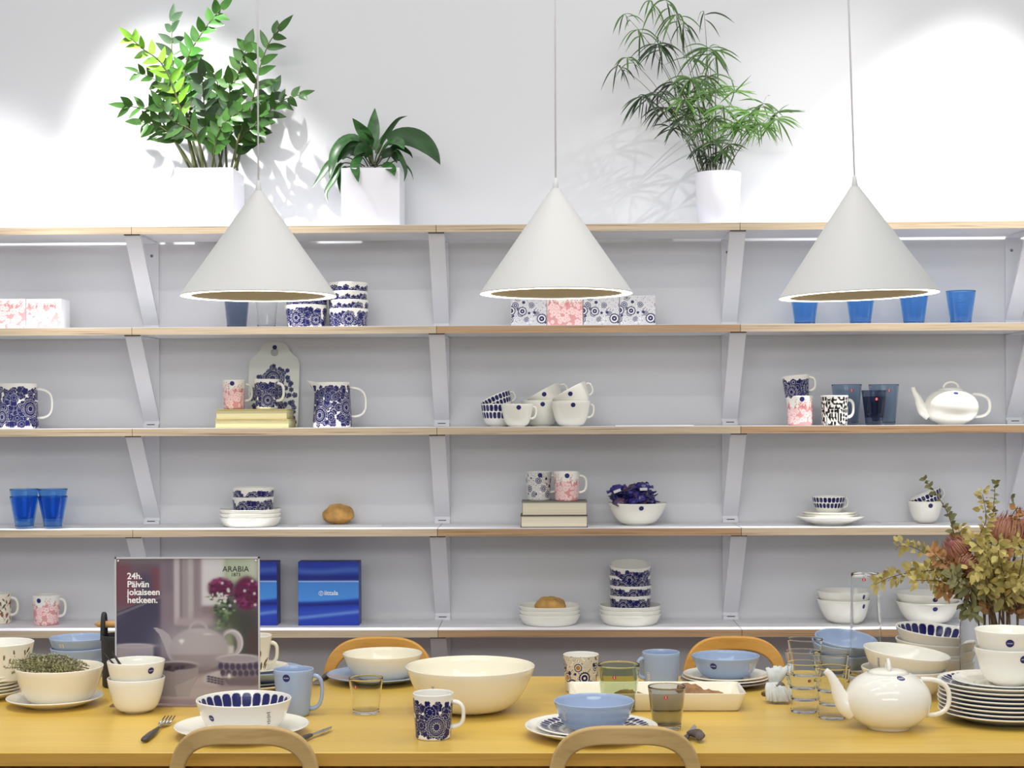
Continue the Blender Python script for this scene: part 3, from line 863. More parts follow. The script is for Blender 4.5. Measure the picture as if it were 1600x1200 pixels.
# ---- square gift boxes with printed faces
def gift_box(px0, px1, pyt, row, kind, label, group, Y=-0.20, depth=0.095, seed=1):
    a = on_shelf(row, px0, Y); b_ = on_shelf(row, px1, Y); W = b_.x - a.x
    c = Vector(((a.x + b_.x) / 2, Y, SH[row])); H = hgt(c, (px0 + px1) / 2, pyt)
    t = thing('gift_box', label, 'box', c, 0, group)
    link('carton', MB().box(-W / 2 + 0.0006, W / 2 - 0.0006, 0.0006, depth, 0, H).mesh('carton', ['paper'], False), t)
    n, k = 90, 80
    X, Zz = np.meshgrid(np.linspace(-W / 2 + 0.001, W / 2 - 0.001, n), np.linspace(0.001, H - 0.001, k))
    U = X.ravel(); V = Zz.ravel()
    if kind == 'pink': C = pinkfloral(U, V, W * 1.5, H, seed, 0.0009, 0.74)
    else:
        C = greylines(U, V, W * 3, H, seed, 0.0009, (226, 226, 230), (130, 130, 138))
        for cx, cy, R in ((W * 0.36, H * 0.25, 0.017), (-W * 0.18, H * 0.50, 0.015), (-W * 0.50, H * 0.52, 0.016), (-W * 0.30, H * 0.93, 0.009)):
            flower(C, U, V, cx, cy, R, 16, 'none', 0.0009, NAVY, WHITE)
            d = np.hypot(U - cx, V - cy); blend(C, sm(d - R * 0.72, 0.001), WHITE); blend(C, sm(d - R * 0.5, 0.001), NAVY); blend(C, sm(d - R * 0.12, 0.001), WHITE)
    i = np.arange(k - 1)[:, None] * n; j = np.arange(n - 1)[None]
    f = np.stack([i + j, i + j + 1, i + n + j + 1, i + n + j], -1).reshape(-1, 4)
    mb = MB(); mb.add(np.stack([U, np.zeros_like(U), V], 1), f.tolist())
    link('printed_face', mb.mesh('printed_face', ['print'], False, colors=C), t)
    return t
gift_box(-15, 41, 467, 2, 'pink', 'white gift box with pink floral print, cut by the left edge of the photo', 'printed gift boxes on the second shelf', seed=2)
gift_box(41.5, 96.5, 467, 2, 'pink', 'white gift box with pink floral print, right one of the pair at far left', 'printed gift boxes on the second shelf', seed=3)
gift_box(799, 855, 463, 2, 'grey', 'grey patterned gift box with navy flowers, left of the pink box', 'printed gift boxes on the second shelf', seed=4)
gift_box(855.5, 911.5, 463, 2, 'pink', 'pink floral gift box between grey and navy patterned boxes', 'printed gift boxes on the second shelf', seed=5)
gift_box(912, 968.5, 463, 2, 'grey', 'grey patterned gift box with navy flowers, directly right of the pink box', 'printed gift boxes on the second shelf', seed=4)
gift_box(969, 1025, 462, 2, 'grey', 'grey patterned gift box with navy flowers, right end of the row of four', 'printed gift boxes on the second shelf', seed=4)

# ---- glass tumblers
def shelf_glass(row, px, pyt, wt, wb, label, m_, Y=-0.15, dz=0.0, **kw):
    p = on_shelf(row, px, Y); s = S(p); p.z += dz
    H = hgt(p, px, pyt) if dz == 0 else kw.pop('H')
    kw.pop('H', None)
    return tumbler(p, wt / 2 * s, wb / 2 * s, H, label, m_, **kw)
for px, tt_ in ((1258, 'leftmost of the four on the second shelf, under the right lamp'), (1345, 'second of the four on the second shelf'), (1428.5, 'third of the four on the second shelf'), (1502, 'rightmost of the four on the second shelf, clear of the lamp')):
    shelf_glass(2, px, 455, 46, 31, 'beaded blue glass tumbler, ' + tt_, 'glassblue', group='blue glass tumblers', ripple=11)
shelf_glass(2, 370.5, 462, 40, 30, 'dark grey blue glass tumbler on the second shelf under the left lamp', 'glassdark', stick=(-0.25, 0.86))
shelf_glass(2, 417, 462, 36, 28, 'clear glass tumbler between dark tumbler and patterned bowls', 'glass')

# ---- patterned straight bowls in stacks
def straight_bowls(loc, R, rb, H, dz, n, labels, group, seed, tilt_top=None, stick_top=None):
    out = []
    for k in range(n):
        o = mug_outer(R, rb, H)
        tl = None; p = Vector(loc) + Vector((0.0015 * math.sin(k * 2.1), 0, dz * k))
        t = thing('patterned_bowl', labels[k], 'bowl', p, 0.5 * k, group)
        if tilt_top and k == n - 1: t.rotation_euler = tilt_top; t.location.z += 0.004
        painted('body', o, 0.0026, lambda U, V, ph, r: daisies(U, V, 2 * PI * R, 0.0, H * 0.90, seed, 0.026, 0.0009, 1.25), None, 180, 0.0011, parent=t, key=('sb', round(R, 4), seed))
        if stick_top and k == n - 1: sticker(t, o, stick_top[0] - t.rotation_euler.z, H * stick_top[1], 0.007)
        out.append(t)
    return out
p = on_shelf(2, 479.5); s = S(p)
straight_bowls(p, 33 * s, 29.5 * s, 35 * s, 17 * s, 2, ['navy daisy bowl on the second shelf, lower of the pair beside the tall stack', 'navy daisy bowl on the second shelf, upper of the pair, under the lamp rim'], 'navy daisy bowls on the second shelf', 11)
p = on_shelf(2, 545); s = S(p)
straight_bowls(p, 31 * s, 29 * s, 29 * s, 13.6 * s, 4, ['navy daisy bowl at the bottom of the stack of four on the second shelf', 'navy daisy bowl second from bottom of the stack on the second shelf', 'navy daisy bowl third from bottom of the stack on the second shelf', 'navy daisy bowl topmost of the stack of four on the second shelf'], 'navy daisy bowls on the second shelf', 12)

# ---- third shelf: jugs, board, books, cups
def jug(px, row, wbase, wtop, H_px, label, seed, spout=True, Y=-0.15):
    p = on_shelf(row, px, Y); s = S(p); H = H_px * s; R = wtop / 2 * s; rb = wbase / 2 * s
    t = thing('jug', label, 'jug', p, 0, 'navy daisy jugs')
    P = [(rb * 0.93, 0), (rb * 0.98, 0.001), (rb, 0.004)]
    for k in range(1, 15):
        u = k / 14; P.append((rb + (R - rb) * u ** 0.85, 0.004 + (H - 0.004) * u))
    o = np.array(P)
    ob = painted('body', o, 0.003, lambda U, V, ph, r: daisies(U, V, 2 * PI * rb, 0.0, H * 0.95, seed, 0.031, 0.0009, 1.0), None, 240, 0.0011, parent=t, key=('jug', seed))
    me = ob.data; V = np.zeros(len(me.vertices) * 3); me.vertices.foreach_get('co', V); V = V.reshape(-1, 3)
    ang = np.arctan2(V[:, 0], -V[:, 1]); da = np.abs((ang + PI / 2 + PI) % (2 * PI) - PI)
    g = np.clip((V[:, 2] - H * 0.72) / (H * 0.28), 0, 1) ** 1.6 * np.exp(-(da / 0.33) ** 2)
    V[:, 0] -= g * 13 * s; V[:, 2] += g * 3 * s
    me.vertices.foreach_set('co', V.ravel()); me.update()
    handle(t, o, PI / 2, H * 0.88, H * 0.24, 24 * s, 0.0038, sq=0.72)
    return t
jug(519.5, 3, 62, 54, 70, 'white jug with navy daisy pattern beside the serving board', 21)
jug(28.5, 3, 62, 58, 70, 'white jug with navy daisy pattern, cut by the left edge of the photo', 22)

p = on_shelf(3, 426, -0.055); s = S(p); bt = hgt(p, 426, 533)
t = thing('serving_board', 'pale arched serving board with navy daisy print leaning on the wall', 'board', (p.x, -0.060, SH[3]))
t.rotation_euler = (-0.24 * 0.8, 0, 0)
Hb = bt / math.cos(0.19)
nz, nx = 150, 100
vz = np.linspace(0, 1, nz); hw = np.interp(vz, [0, 0.74, 0.80, 0.86, 0.90, 0.935, 0.965, 0.99, 1.0], [39.5, 40, 37, 28, 23, 21, 18.5, 12, 5]) * s
# rounded lower corners
hw = hw * np.interp(vz, [0, 0.01, 0.03], [0.93, 0.975, 1.0])
X = np.linspace(-1, 1, nx)[None] * hw[:, None]; Zg = np.repeat((vz * Hb)[:, None], nx, 1)
U = X.ravel(); V = Zg.ravel(); PB = linA((226, 228, 218)); C = np.tile(PB, (len(U), 1))
rnd = random.Random(5); top = Hb * 0.76
env = lambda u: (top - 0.012) * (1 - 0.55 * (abs(u) / (40 * s)) ** 3)
L = []
for i in range(190):
    u = rnd.uniform(-34, 34) * s; v = rnd.uniform(0.01, top)
    if v < env(u): L.append((u, v, rnd.uniform(0.006, 0.0105), rnd.choice((5, 6, 8)), rnd.choice(('clover', 'clover', 'mid'))))
L += [(0.02, Hb * 0.60, 0.016, 9, 'mid'), (-0.024, Hb * 0.50, 0.015, 9, 'mid'), (0.03, Hb * 0.38, 0.014, 9, 'mid'), (-0.004, Hb * 0.57, 0.034, 18, 'big'), (0.01, Hb * 0.2, 0.03, 18, 'big'), (-0.026, Hb * 0.26, 0.018, 12, 'big')]
for l in L: flower(C, U, V, l[0], l[1], l[2], l[3], l[4], 0.0009, paper=PB)
hc = (0.0, Hb * 0.875); hr = 6.0 * s
i = np.arange(nz - 1)[:, None] * nx; j = np.arange(nx - 1)[None]
fq = np.stack([i + j, i + j + 1, i + nx + j + 1, i + nx + j], -1).reshape(-1, 4)
cx = (U[fq].mean(1)); cz = V[fq].mean(1); keep = np.hypot(cx - hc[0], cz - hc[1]) > hr
fq = fq[keep]
mb = MB(); mb.add(np.stack([U, np.zeros_like(U), V], 1), fq.tolist())
mb.add(np.stack([U, np.full_like(U, 0.008), V], 1), fq[:, ::-1].tolist())
N0 = len(U); rim = []
for r_ in range(nz - 1):
    a, b2 = r_ * nx, (r_ + 1) * nx
    rim += [(a, b2, b2 + N0, a + N0), (a + nx - 1, a + nx - 1 + N0, b2 + nx - 1 + N0, b2 + nx - 1)]
for c_ in range(nx - 1):
    rim += [(c_, c_ + N0, c_ + 1 + N0, c_ + 1), ((nz - 1) * nx + c_, (nz - 1) * nx + c_ + 1, (nz - 1) * nx + c_ + 1 + N0, (nz - 1) * nx + c_ + N0)]
mb.f += rim; mb.m += [0] * len(rim)
hv = []
for k in range(32):
    a = 2 * PI * k / 32
    hv += [(hc[0] + hr * 1.02 * math.cos(a), -0.0002, hc[1] + hr * 1.02 * math.sin(a)), (hc[0] + hr * 1.02 * math.cos(a), 0.0082, hc[1] + hr * 1.02 * math.sin(a))]
mb.add(hv, [(2 * k, 2 * k + 1, (2 * k + 3) % 64, (2 * k + 2) % 64) for k in range(32)])
C2 = np.concatenate([C, np.tile(PB, (len(U), 1)), np.tile(PB, (64, 1))])
link('board', mb.mesh('board', ['print'], False, colors=C2), t)
mb = MB(); flat = np.array([(3.2 * s + 1e-6, 0)]); 
mb.add([(0, -0.0006, Hb * 0.935)] + [(3.6 * s * math.cos(a), -0.0006, Hb * 0.935 + 3.6 * s * math.sin(a)) for a in np.linspace(0, 2 * PI, 20, endpoint=False)], [(0, 1 + k, 1 + (k + 1) % 20) for k in range(20)])
link('sticker', mb.mesh('sticker', ['navy'], False), t)

def book(px0, px1, pyt, pyb, row, label, pages, cover, Y=-0.23, dz=0.0, depth=0.13, rz=0.0, group=None):
    a = on_shelf(row, px0, Y); b_ = on_shelf(row, px1, Y); s = S(a); W = b_.x - a.x
    H = (pyb - pyt) * s
    t = thing('book', label, 'book', ((a.x + b_.x) / 2, Y, SH[row] + dz), rz, group)
    cv = 0.0022
    link('page_block', MB().box(-W / 2 + 0.003, W / 2 - 0.003, 0.003, depth - 0.003, cv, H - cv).mesh('page_block', [pages], False), t)
    c = MB().box(-W / 2, W / 2, 0, depth, 0, cv).box(-W / 2, W / 2, 0, depth, H - cv, H).box(-W / 2, W / 2, depth - 0.003, depth, cv, H - cv)
    link('cover', c.mesh('cover', [cover], False), t)
    return H
h1 = book(335, 452, 654.5, 668, 3, 'yellowed book lying under a smaller one, below the pink mug', 'pages', 'coverol', group='books used as mug risers')
h2 = book(336.5, 449, 638.5, 654.5, 3, 'yellowed book on top of its pair, carrying a pink and a navy mug', 'pages', 'coverol', dz=h1, depth=0.125, group='books used as mug risers')
zb = h1 + h2
def shelf_mug(row, px, wt, wb, hp, label, hphi, kind, Y=-0.16, dz=0.0, **kw):
    p = on_shelf(row, px, Y); s = S(p); p.z += dz
    return mug(p, wt / 2 * s, wb / 2 * s, hp * s, label, hphi, kind, **kw)
shelf_mug(3, 366, 36, 32, 45, 'pink floral mug standing on the two yellowed books', 1.9, 'pink', -0.155, zb, stick=(0.02, 0.89), srad=0.0075, seed=31, group='mugs on book risers')
shelf_mug(3, 417, 40, 34, 46, 'navy daisy mug standing on the two yellowed books before the serving board', 1.25, 'daisy', -0.165, zb, seed=32, group='mugs on book risers')

def cup_bowl(loc, R, H, label, kind, hphi, tilt=None, stick=None, group=None, rf=None, hout=0.022):
    t = thing('cup', label, 'cup', loc, 0, group)
    if tilt: t.rotation_euler = tilt
    o = bowl_outer(R, H, rf or R * 0.5, 3.0 if kind == 'tuokio' else 2.5, 0.004)
    if kind == 'tuokio':
        painted('body', o, 0.0025, lambda U, V, ph, r: blobs(ph, V / H, 24, ((0.68, 0.98, 0, 0.88), (0.36, 0.65, 0.3, 0.86))), None, 260, 0.001, parent=t, key=('tcup', round(R, 4), round(H, 4)))
    else: turned_obj('body', o, 0.0025, 'cream' if kind == 'cream' else 'ceramic', 64, t)
    handle(t, o, hphi, H * 0.88, H * 0.36, hout, 0.0032)
    if stick: sticker(t, o, stick[0], H * stick[1], 0.0075)
    return t
gp = 'cups stacked in the middle of the third shelf'
def cup_on(px, w_, hp, label, kind, hphi, Y=-0.16, dz=0.0, tilt=None, stick=None, hout=0.022, row=3, rf=None, group=gp):
    p = on_shelf(row, px, Y); s = S(p); p.z += dz * s
    return cup_bowl(p, w_ / 2 * s, hp * s, label, kind, hphi, tilt, stick, group, rf, hout)
cup_on(779, 56, 35, 'cup with navy brush marks below the tilted cup, left of white cups', 'tuokio', PI / 2, -0.12)
cup_on(784, 50, 27, 'cup with navy brush marks lying tilted atop a matching cup', 'tuokio', 1.7, -0.12, 22, (-0.07, -0.42, 0), hout=0.016)
cup_on(808, 51, 35, 'small white cup with navy sticker standing before the brush mark cups', 'white', PI / 2, -0.20, stick=(0.12, 0.86), hout=0.015)
cup_on(845, 62, 40, 'white cup in the back pair, lower one, partly hidden', 'white', PI / 2, -0.085, stick=(0.1, 0.86))
cup_on(864, 58, 33, 'white cup in the back pair, tilted on top of its mate', 'white', 1.6, -0.085, 25, (-0.07, -0.50, 0), stick=(0.0, 0.80))
cup_on(892, 62, 39, 'large white cup in front with navy sticker, carrying a tilted cup', 'white', PI / 2, -0.18, stick=(0.10, 0.86), hout=0.017)
cup_on(905, 60, 34, 'large white cup tilted on the front right white cup', 'white', 1.6, -0.18, 26, (-0.07, -0.50, 0), stick=(-0.02, 0.78), hout=0.017)
p = on_shelf(3, 1021, -0.18)
tagit(link('paper_sheet', MB().box(-0.125, 0.125, -0.05, 0.06, 0.0004, 0.003).mesh('paper_sheet', ['paper'], False), None, p), 'thin white card lying alone on the third shelf right of the cups', 'card')

shelf_mug(3, 1250, 42, 38, 45.5, 'pink floral mug on the right of the third shelf holding a navy mug', PI * 0.9, 'pink', -0.17, stick=(0.0, 0.90), seed=33, srad=0.0078)
p = on_shelf(3, 1246, -0.17); s = S(p); p.z += 42 * s
mug(p, 21 * s, 18 * s, 36 * s, 'navy daisy mug stuck tilted in the pink mug on the third shelf', PI / 2, 'daisy', seed=34, rot=(0.05, -0.10, 0.0), hout=0.022)
shelf_mug(3, 1304, 43, 39, 46, 'black and white graphic mug on the third shelf', PI / 2, 'bw', -0.19, seed=3, hout=0.019)
shelf_glass(3, 1323, 601, 47, 35, 'tall slate blue glass behind the black and white mug', 'glassslate', -0.11, stick=(0.15, 0.85), group='slate glasses on the third shelf')
shelf_glass(3, 1381, 601, 47, 35, 'tall slate blue glass behind the small grey tumblers', 'glassslate', -0.11, stick=(0.15, 0.85), group='slate glasses on the third shelf')
shelf_glass(3, 1366, 620, 36, 27, 'short dark grey tumbler, lower of two nested on third shelf', 'glassdark', -0.18, group='slate glasses on the third shelf')
p = on_shelf(3, 1366, -0.18); s = S(p)
shelf_glass(3, 1366, 0, 39, 29, 'short dark grey tumbler nested on top of its twin, third shelf', 'glassdark', -0.18, dz=12 * s, H=42 * s, stick=(0.0, 0.68), group='slate glasses on the third shelf')
p = on_shelf(3, 1486, -0.16); s = S(p)
teapot(p, 42 * s, 57 * s, 'white round teapot on the right of the third shelf', kn=1.05, sp=(-0.008, 0.004), stick=(0.0, 0.86, 0.008))

# ---- fourth shelf
gp = 'blue glass tumblers'
for px, n in ((37.5, 'left'), (82, 'right')):
    p = on_shelf(4, px, -0.19); s = S(p)
    tumbler(p, 22.5 * s, 13.5 * s, 50 * s, 'deep blue glass tumbler, lower in the %s nested pair on the fourth shelf' % n, 'glassblue', ripple=11, group=gp)
    p2 = Vector(p); p2.z += 12.5 * s
    tumbler(p2, 22.5 * s, 13.5 * s, 49 * s, 'deep blue glass tumbler, upper in the %s nested pair on the fourth shelf' % n, 'glassblue', ripple=11, group=gp)
def card(row, x0, x1, pyf, pyb, label):
    a = atZ(x0, pyf, SH[row]); b_ = atZ(x1, pyf, SH[row]); c_ = atZ((x0 + x1) / 2, pyb, SH[row])
    tagit(link('paper_card', MB().box(a.x, b_.x, a.y, c_.y, SH[row] + 0.0003, SH[row] + 0.0022).mesh('paper_card', ['paper'], False)), label, 'card', 'white cards under the displays on the fourth shelf')
card(4, -20, 128, 824, 821, 'white card under the blue tumblers on the fourth shelf')
card(4, 466, 596, 823, 820.5, 'white card under the bread roll on the fourth shelf')
card(4, 1376, 1500, 817.5, 814.5, 'white card under the tilted cup and bowl on the fourth shelf')

def plate_stack(row, px, pyb, w_, hp, dzp, n, labels, group):
    p = shelf_base(row, px, pyb, w_ * 0.42 * 0.00205, w_ * 0.5 * 0.00212); s = S(p)
    for k in range(n):
        q = Vector(p); q.z += dzp * s * k + 0.0003
        plate(q, w_ / 2 * s, hp * s, labels[k], group=group, straight=True)
    return p, s, (dzp * (n - 1) * s + 0.006)
p, s, zt = plate_stack(4, 391.5, 823.5, 96, 14, 6.3, 3, ['small white plate, bottom of three under two daisy bowls on the fourth shelf', 'small white plate, middle of three under two daisy bowls on the fourth shelf', 'small white plate, top of three under two daisy bowls on the fourth shelf'], 'small white plates under bowls')
q = Vector(p); q.x = atY(395, 645, p.y).x; q.z += zt
straight_bowls(q, 32.5 * s, 29.5 * s, 30 * s, 15 * s, 2, ['navy daisy bowl on three white plates, fourth shelf, lower one', 'navy daisy bowl on three white plates, fourth shelf, upper one'], 'navy daisy bowls on white plates, fourth shelf', 13)

def roll(loc, rx, rz_, label):
    mb = MB(); rnd = random.Random(int(rx * 1e5))
    n, k = 40, 20; vs = []
    for i in range(k + 1):
        a = PI * i / k
        for j in range(n):
            b_ = 2 * PI * j / n
            lump = 1 + 0.05 * math.sin(3 * b_ + 1) * math.sin(a) + 0.04 * math.sin(5 * b_ + 2 * a) + 0.03 * math.cos(7 * a + b_)
            z = math.cos(a); z = z if z > 0 else z * 0.75
            vs.append((rx * lump * math.sin(a) * math.cos(b_), rx * 0.85 * lump * math.sin(a) * math.sin(b_), rz_ * (z * lump + 0.75)))
    fs = [(i * n + j, i * n + (j + 1) % n, (i + 1) * n + (j + 1) % n, (i + 1) * n + j) for i in range(k) for j in range(n)]
    mb.add(vs, [f[::-1] for f in fs]); V = mb.v[0]; V[:, 2] = np.maximum(V[:, 2], 0)
    tagit(link('bread_roll', mb.mesh('bread_roll', ['bread']), None, loc), label, 'bread', 'bread rolls on display')
p = shelf_base(4, 528, 820, 0.045); s = S(p); p.z += 0.0025
roll(p, 25 * s, 17.5 * s, 'golden brown bread roll on a white card, fourth shelf')

h1 = book(812.5, 917.5, 802.5, 821.5, 4, 'dark-covered book lying under a grey one on the fourth shelf', 'pagespale', 'black', Y=-0.225, group='books used as mug risers')
h2 = book(814.5, 917, 781, 802.5, 4, 'grey-covered book on top of its pair on the fourth shelf', 'pagespale', 'cover', Y=-0.222, dz=h1, group='books used as mug risers')
shelf_mug(4, 841, 41, 36, 44, 'grey mug with navy flowers on the grey book, fourth shelf', PI / 2, 'grey', -0.13, h1 + h2, stick=(0.12, 0.9), seed=35, srad=0.0075, group='mugs on book risers')
shelf_mug(4, 885, 41, 37, 45, 'pink floral mug with navy sticker on the grey book, fourth shelf', PI / 2, 'pink', -0.165, h1 + h2, stick=(0.02, 0.88), seed=36, srad=0.0078, group='mugs on book risers')

p = shelf_base(4, 996, 820, 0.045, 0.1); s = S(p)
bowl(p, 46.5 * s, 34 * s, 19 * s, 'white bowl of wrapped candies on the fourth shelf', 2.1, stick=(0.08, 0.83), srad=0.008)
# candies
rnd = random.Random(9)
def candy(loc, rot, L, W, label, m_, group):
    n = 12; vs = []; st = [(-1.0, 0.75, 0.10), (-0.82, 0.55, 0.14), (-0.66, 0.26, 0.22), (-0.5, 0.62, 0.62), (-0.2, 0.95, 0.8), (0.2, 0.98, 0.78), (0.5, 0.6, 0.6), (0.66, 0.25, 0.22), (0.82, 0.6, 0.14), (1.0, 0.8, 0.08)]
    for i, (x, a, b_) in enumerate(st):
        for j in range(n):
            th = 2 * PI * j / n; cr = 1 + 0.16 * math.sin(5 * th + i * 2.1) + rnd.uniform(-0.08, 0.08)
            vs.append((x * L / 2 + rnd.uniform(-0.001, 0.001), math.cos(th) * a * W / 2 * cr, math.sin(th) * b_ * W / 2 * cr))
    k = len(st); fs = [(i * n + j, i * n + (j + 1) % n, (i + 1) * n + (j + 1) % n, (i + 1) * n + j) for i in range(k - 1) for j in range(n)]
    fs += [tuple(range(n - 1, -1, -1)), tuple((k - 1) * n + j for j in range(n))]
    mb = MB(); mb.add(vs, fs)
    o = link('wrapped_candy', mb.mesh('wrapped_candy', [m_], False), None, loc, rot)
    return tagit(o, label, 'candy', group)
zr = p.z + 34 * s
for k in range(40):
    a = rnd.uniform(0, 2 * PI); rr = 33 * s * (k + 0.5) / 40
    zz = zr + (1 + max(0, 1 - (rr / (40 * s)) ** 2) * 27 * (k * 0.618 % 1)) * s
    candy(Vector((p.x - 3 * s + rr * math.cos(a) * 1.05, p.y + rr * math.sin(a) * 0.9, zz)), (rnd.uniform(-0.5, 0.5), rnd.uniform(-0.5, 0.5), rnd.uniform(0, 3.1)), rnd.uniform(0.058, 0.072), rnd.uniform(0.030, 0.038), 'navy and purple foil-wrapped candy heaped in the white bowl on the fourth shelf', 'foil' if k % 3 else 'foilg', 'wrapped candies in the bowl')
for (cx, cy, rz_) in ((963, 764, 0.35), (1005, 761, 0.02)):
    q = at(cx, cy, S(p) * F - 0.052); o = candy(q, (0.35, -rz_, 0.0), 0.066, 0.034, 'foil-wrapped candy with a white paper tag, %s one in the heap' % ('left' if cx < 990 else 'right'), 'foil', 'wrapped candies in the bowl')
    tg = link('paper_tag', MB().box(-0.012, 0.012, -0.0195, -0.0185, -0.004, 0.005).mesh('paper_tag', ['tag'], False), o)

# cup on saucers on a plate
p = shelf_base(4, 1297, 818, 0.058, 0.115); s = S(p)
plate(p, 53.5 * s, 13 * s, 'white dinner plate with dark rim under saucers and cup, fourth shelf', rim=0.5, m_='ceramic')
for k in range(2):
    q = Vector(p); q.x += (-1) * s; q.z += (10 + 4 * k) * s
    plate(q, 41.5 * s, 6 * s, 'white saucer under the brush mark cup, %s of two' % ('lower', 'upper')[k], rim=0.5, group='saucers on the fourth shelf', straight=True)
q = Vector(p); q.x += -2 * s; q.z += 17 * s
cup_bowl(q, 26 * s, 27 * s, 'cup with navy brush marks on two saucers, fourth shelf', 'tuokio', PI / 2, rf=12 * s, hout=0.013)
# bowl with tilted cup
p = shelf_base(4, 1446, 814, 0.03, 0.06); s = S(p); p.z += 0.0025
bowl(p, 26.5 * s, 33 * s, 13 * s, 'small white bowl with navy sticker under the tilted cup, fourth shelf', 2.6, stick=(0.08, 0.83), srad=0.0075)
q = Vector(p); q.x = atY(1455, 645, p.y).x; q.z += 22 * s
cup_bowl(q, 26 * s, 25 * s, 'cup with navy brush marks tilted in a small bowl, behind the bouquet tip', 'tuokio', 1.7, (-0.07, -0.42, 0), rf=12 * s, hout=0.012)

# ---- lowest shelf
p = shelf_base(5, -2, 976, 0.04); s = S(p)
mug(p, 20 * s, 19 * s, 46 * s, 'brown patterned mug cut by the left edge of the photo, lowest shelf', PI / 2, 'brown', seed=41, hout=0.024)
p = shelf_base(5, 73, 978, 0.04); s = S(p)
mug(p, 21.5 * s, 19 * s, 46 * s, 'pink floral mug with navy sticker on the lowest shelf', PI / 2, 'pink', seed=42, stick=(-0.28, 0.85), srad=0.0078, hout=0.021)

def blue_box(x0, x1, yt, yb, label, depth=0.07):
    a = shelf_base(5, x0, yb, 0); b_ = atY(x1, yb, a.y); W = b_.x - a.x
    c = Vector(((a.x + b_.x) / 2, a.y, SH[5])); H = hgt(c, (x0 + x1) / 2, yt)
    t = thing('gift_carton', label, 'box', c, 0, 'blue gift cartons on the lowest shelf')
    link('carton', MB().box(-W / 2, W / 2, 0.0008, depth, 0, H).mesh('carton', [mat('navy_card', (34, 52, 134), 0.4)], False), t)
    n = 110; X, Zz = np.meshgrid(np.linspace(-1, 1, n), np.linspace(0, 1, n)); U = X.ravel(); V = Zz.ravel(); u = (U + 1) / 2; v = 1 - V
    C = np.tile(linA((32, 62, 176)), (len(U), 1))
    blend(C, np.exp(-((v - 0.14 - 0.02 * np.sin(u * 5)) / 0.05) ** 2) * 0.6, linA((84, 120, 200)))
    blend(C, np.exp(-((v - 0.24) / 0.05) ** 2) * 0.7, linA((18, 28, 100)))
    mid = 1 / (1 + np.exp(-(v - 0.305) / 0.006)) * 1 / (1 + np.exp((v - 0.62 + 0.05 * u ** 2) / 0.008))
    blend(C, mid, linA((70, 142, 226)))
    blend(C, mid * np.clip((v - 0.3) * 1.2, 0, 0.4), linA((90, 160, 230)))
    blend(C, np.exp(-((v - 0.305) / 0.008) ** 2), linA((190, 214, 240)))
    blend(C, np.exp(-((v - 0.68 + 0.03 * u) / 0.03) ** 2) * 0.75, linA((16, 24, 96)))
    blend(C, np.exp(-((v - 0.88 + 0.10 * u) / 0.028) ** 2) * 0.75, linA((110, 150, 220)))
    blend(C, np.exp(-((v - 0.80 + 0.05 * u) / 0.03) ** 2) * 0.4, linA((50, 90, 190)))
    i = np.arange(n - 1)[:, None] * n; j = np.arange(n - 1)[None]
    f = np.stack([i + j, i + j + 1, i + n + j + 1, i + n + j], -1).reshape(-1, 4)
    mb = MB(); mb.add(np.stack([U * (W / 2 - 0.0004), np.zeros_like(U), V * (H - 0.0004)], 1), f.tolist())
    fc = link('printed_face', mb.mesh('printed_face', ['print'], False, colors=C), t)
    Vt, Ft = text_geo('iittala', 0.021, 0.0004, 'LEFT'); k = MB()
    k.add(np.stack([Vt[:, 0] - 0.003 - 0.011, np.full(len(Vt), -0.0008), Vt[:, 1] + H * 0.48], 1), Ft)
    ring = [(r_ * math.cos(a) - 0.0245, -0.0008, r_ * math.sin(a) + H * 0.48 + 0.0055) for r_ in (0.0062, 0.0078) for a in np.linspace(0, 2 * PI, 20, endpoint=False)]
    k.add(ring, [(j2, (j2 + 1) % 20, 20 + (j2 + 1) % 20, 20 + j2) for j2 in range(20)])
    k.box(-0.0256, -0.0234, -0.0009, -0.0007, H * 0.48 + 0.001, H * 0.48 + 0.010)
    link('brand_text', k.mesh('brand_text', ['whitepr'], False), fc)
blue_box(345, 433, 878, 977.5, 'blue gift carton with wave print, partly behind the poster display')
blue_box(466, 561, 878, 977.5, 'blue gift carton with wave print and white lettering, right of the poster')

L5 = ['small white plate, %s of the three under %s, lowest shelf']
p, s, zt = plate_stack(5, 859, 980, 96, 16, 6.5, 3, ['small white plate, %s of three under the bread roll, lowest shelf' % k for k in ('bottom', 'middle', 'top')], 'small white plates under bowls')
q = Vector(p); q.z += zt; q.y -= 0.01
roll(q, 24.5 * s, 15.5 * s, 'golden brown bread roll on three white plates, lowest shelf')
p, s, zt = plate_stack(5, 985, 979.5, 96, 16, 6.5, 3, ['small white plate, %s of three under the bowl tower, lowest shelf' % k for k in ('bottom', 'middle', 'top')], 'small white plates under bowls')
q = Vector(p); q.z += zt
straight_bowls(q, 32.5 * s, 30 * s, 29 * s, 15.5 * s, 4, ['navy daisy bowl, bottom of the tower of four, lowest shelf', 'navy daisy bowl, second from bottom of the tower, lowest shelf', 'navy daisy bowl, third from bottom of the tower, lowest shelf', 'navy daisy bowl, tilted topmost of the tower, lowest shelf'], 'navy daisy bowls in the tower on the lowest shelf', 14, tilt_top=(0.16, -0.05, 0.3), stick_top=(-0.2, 0.86))
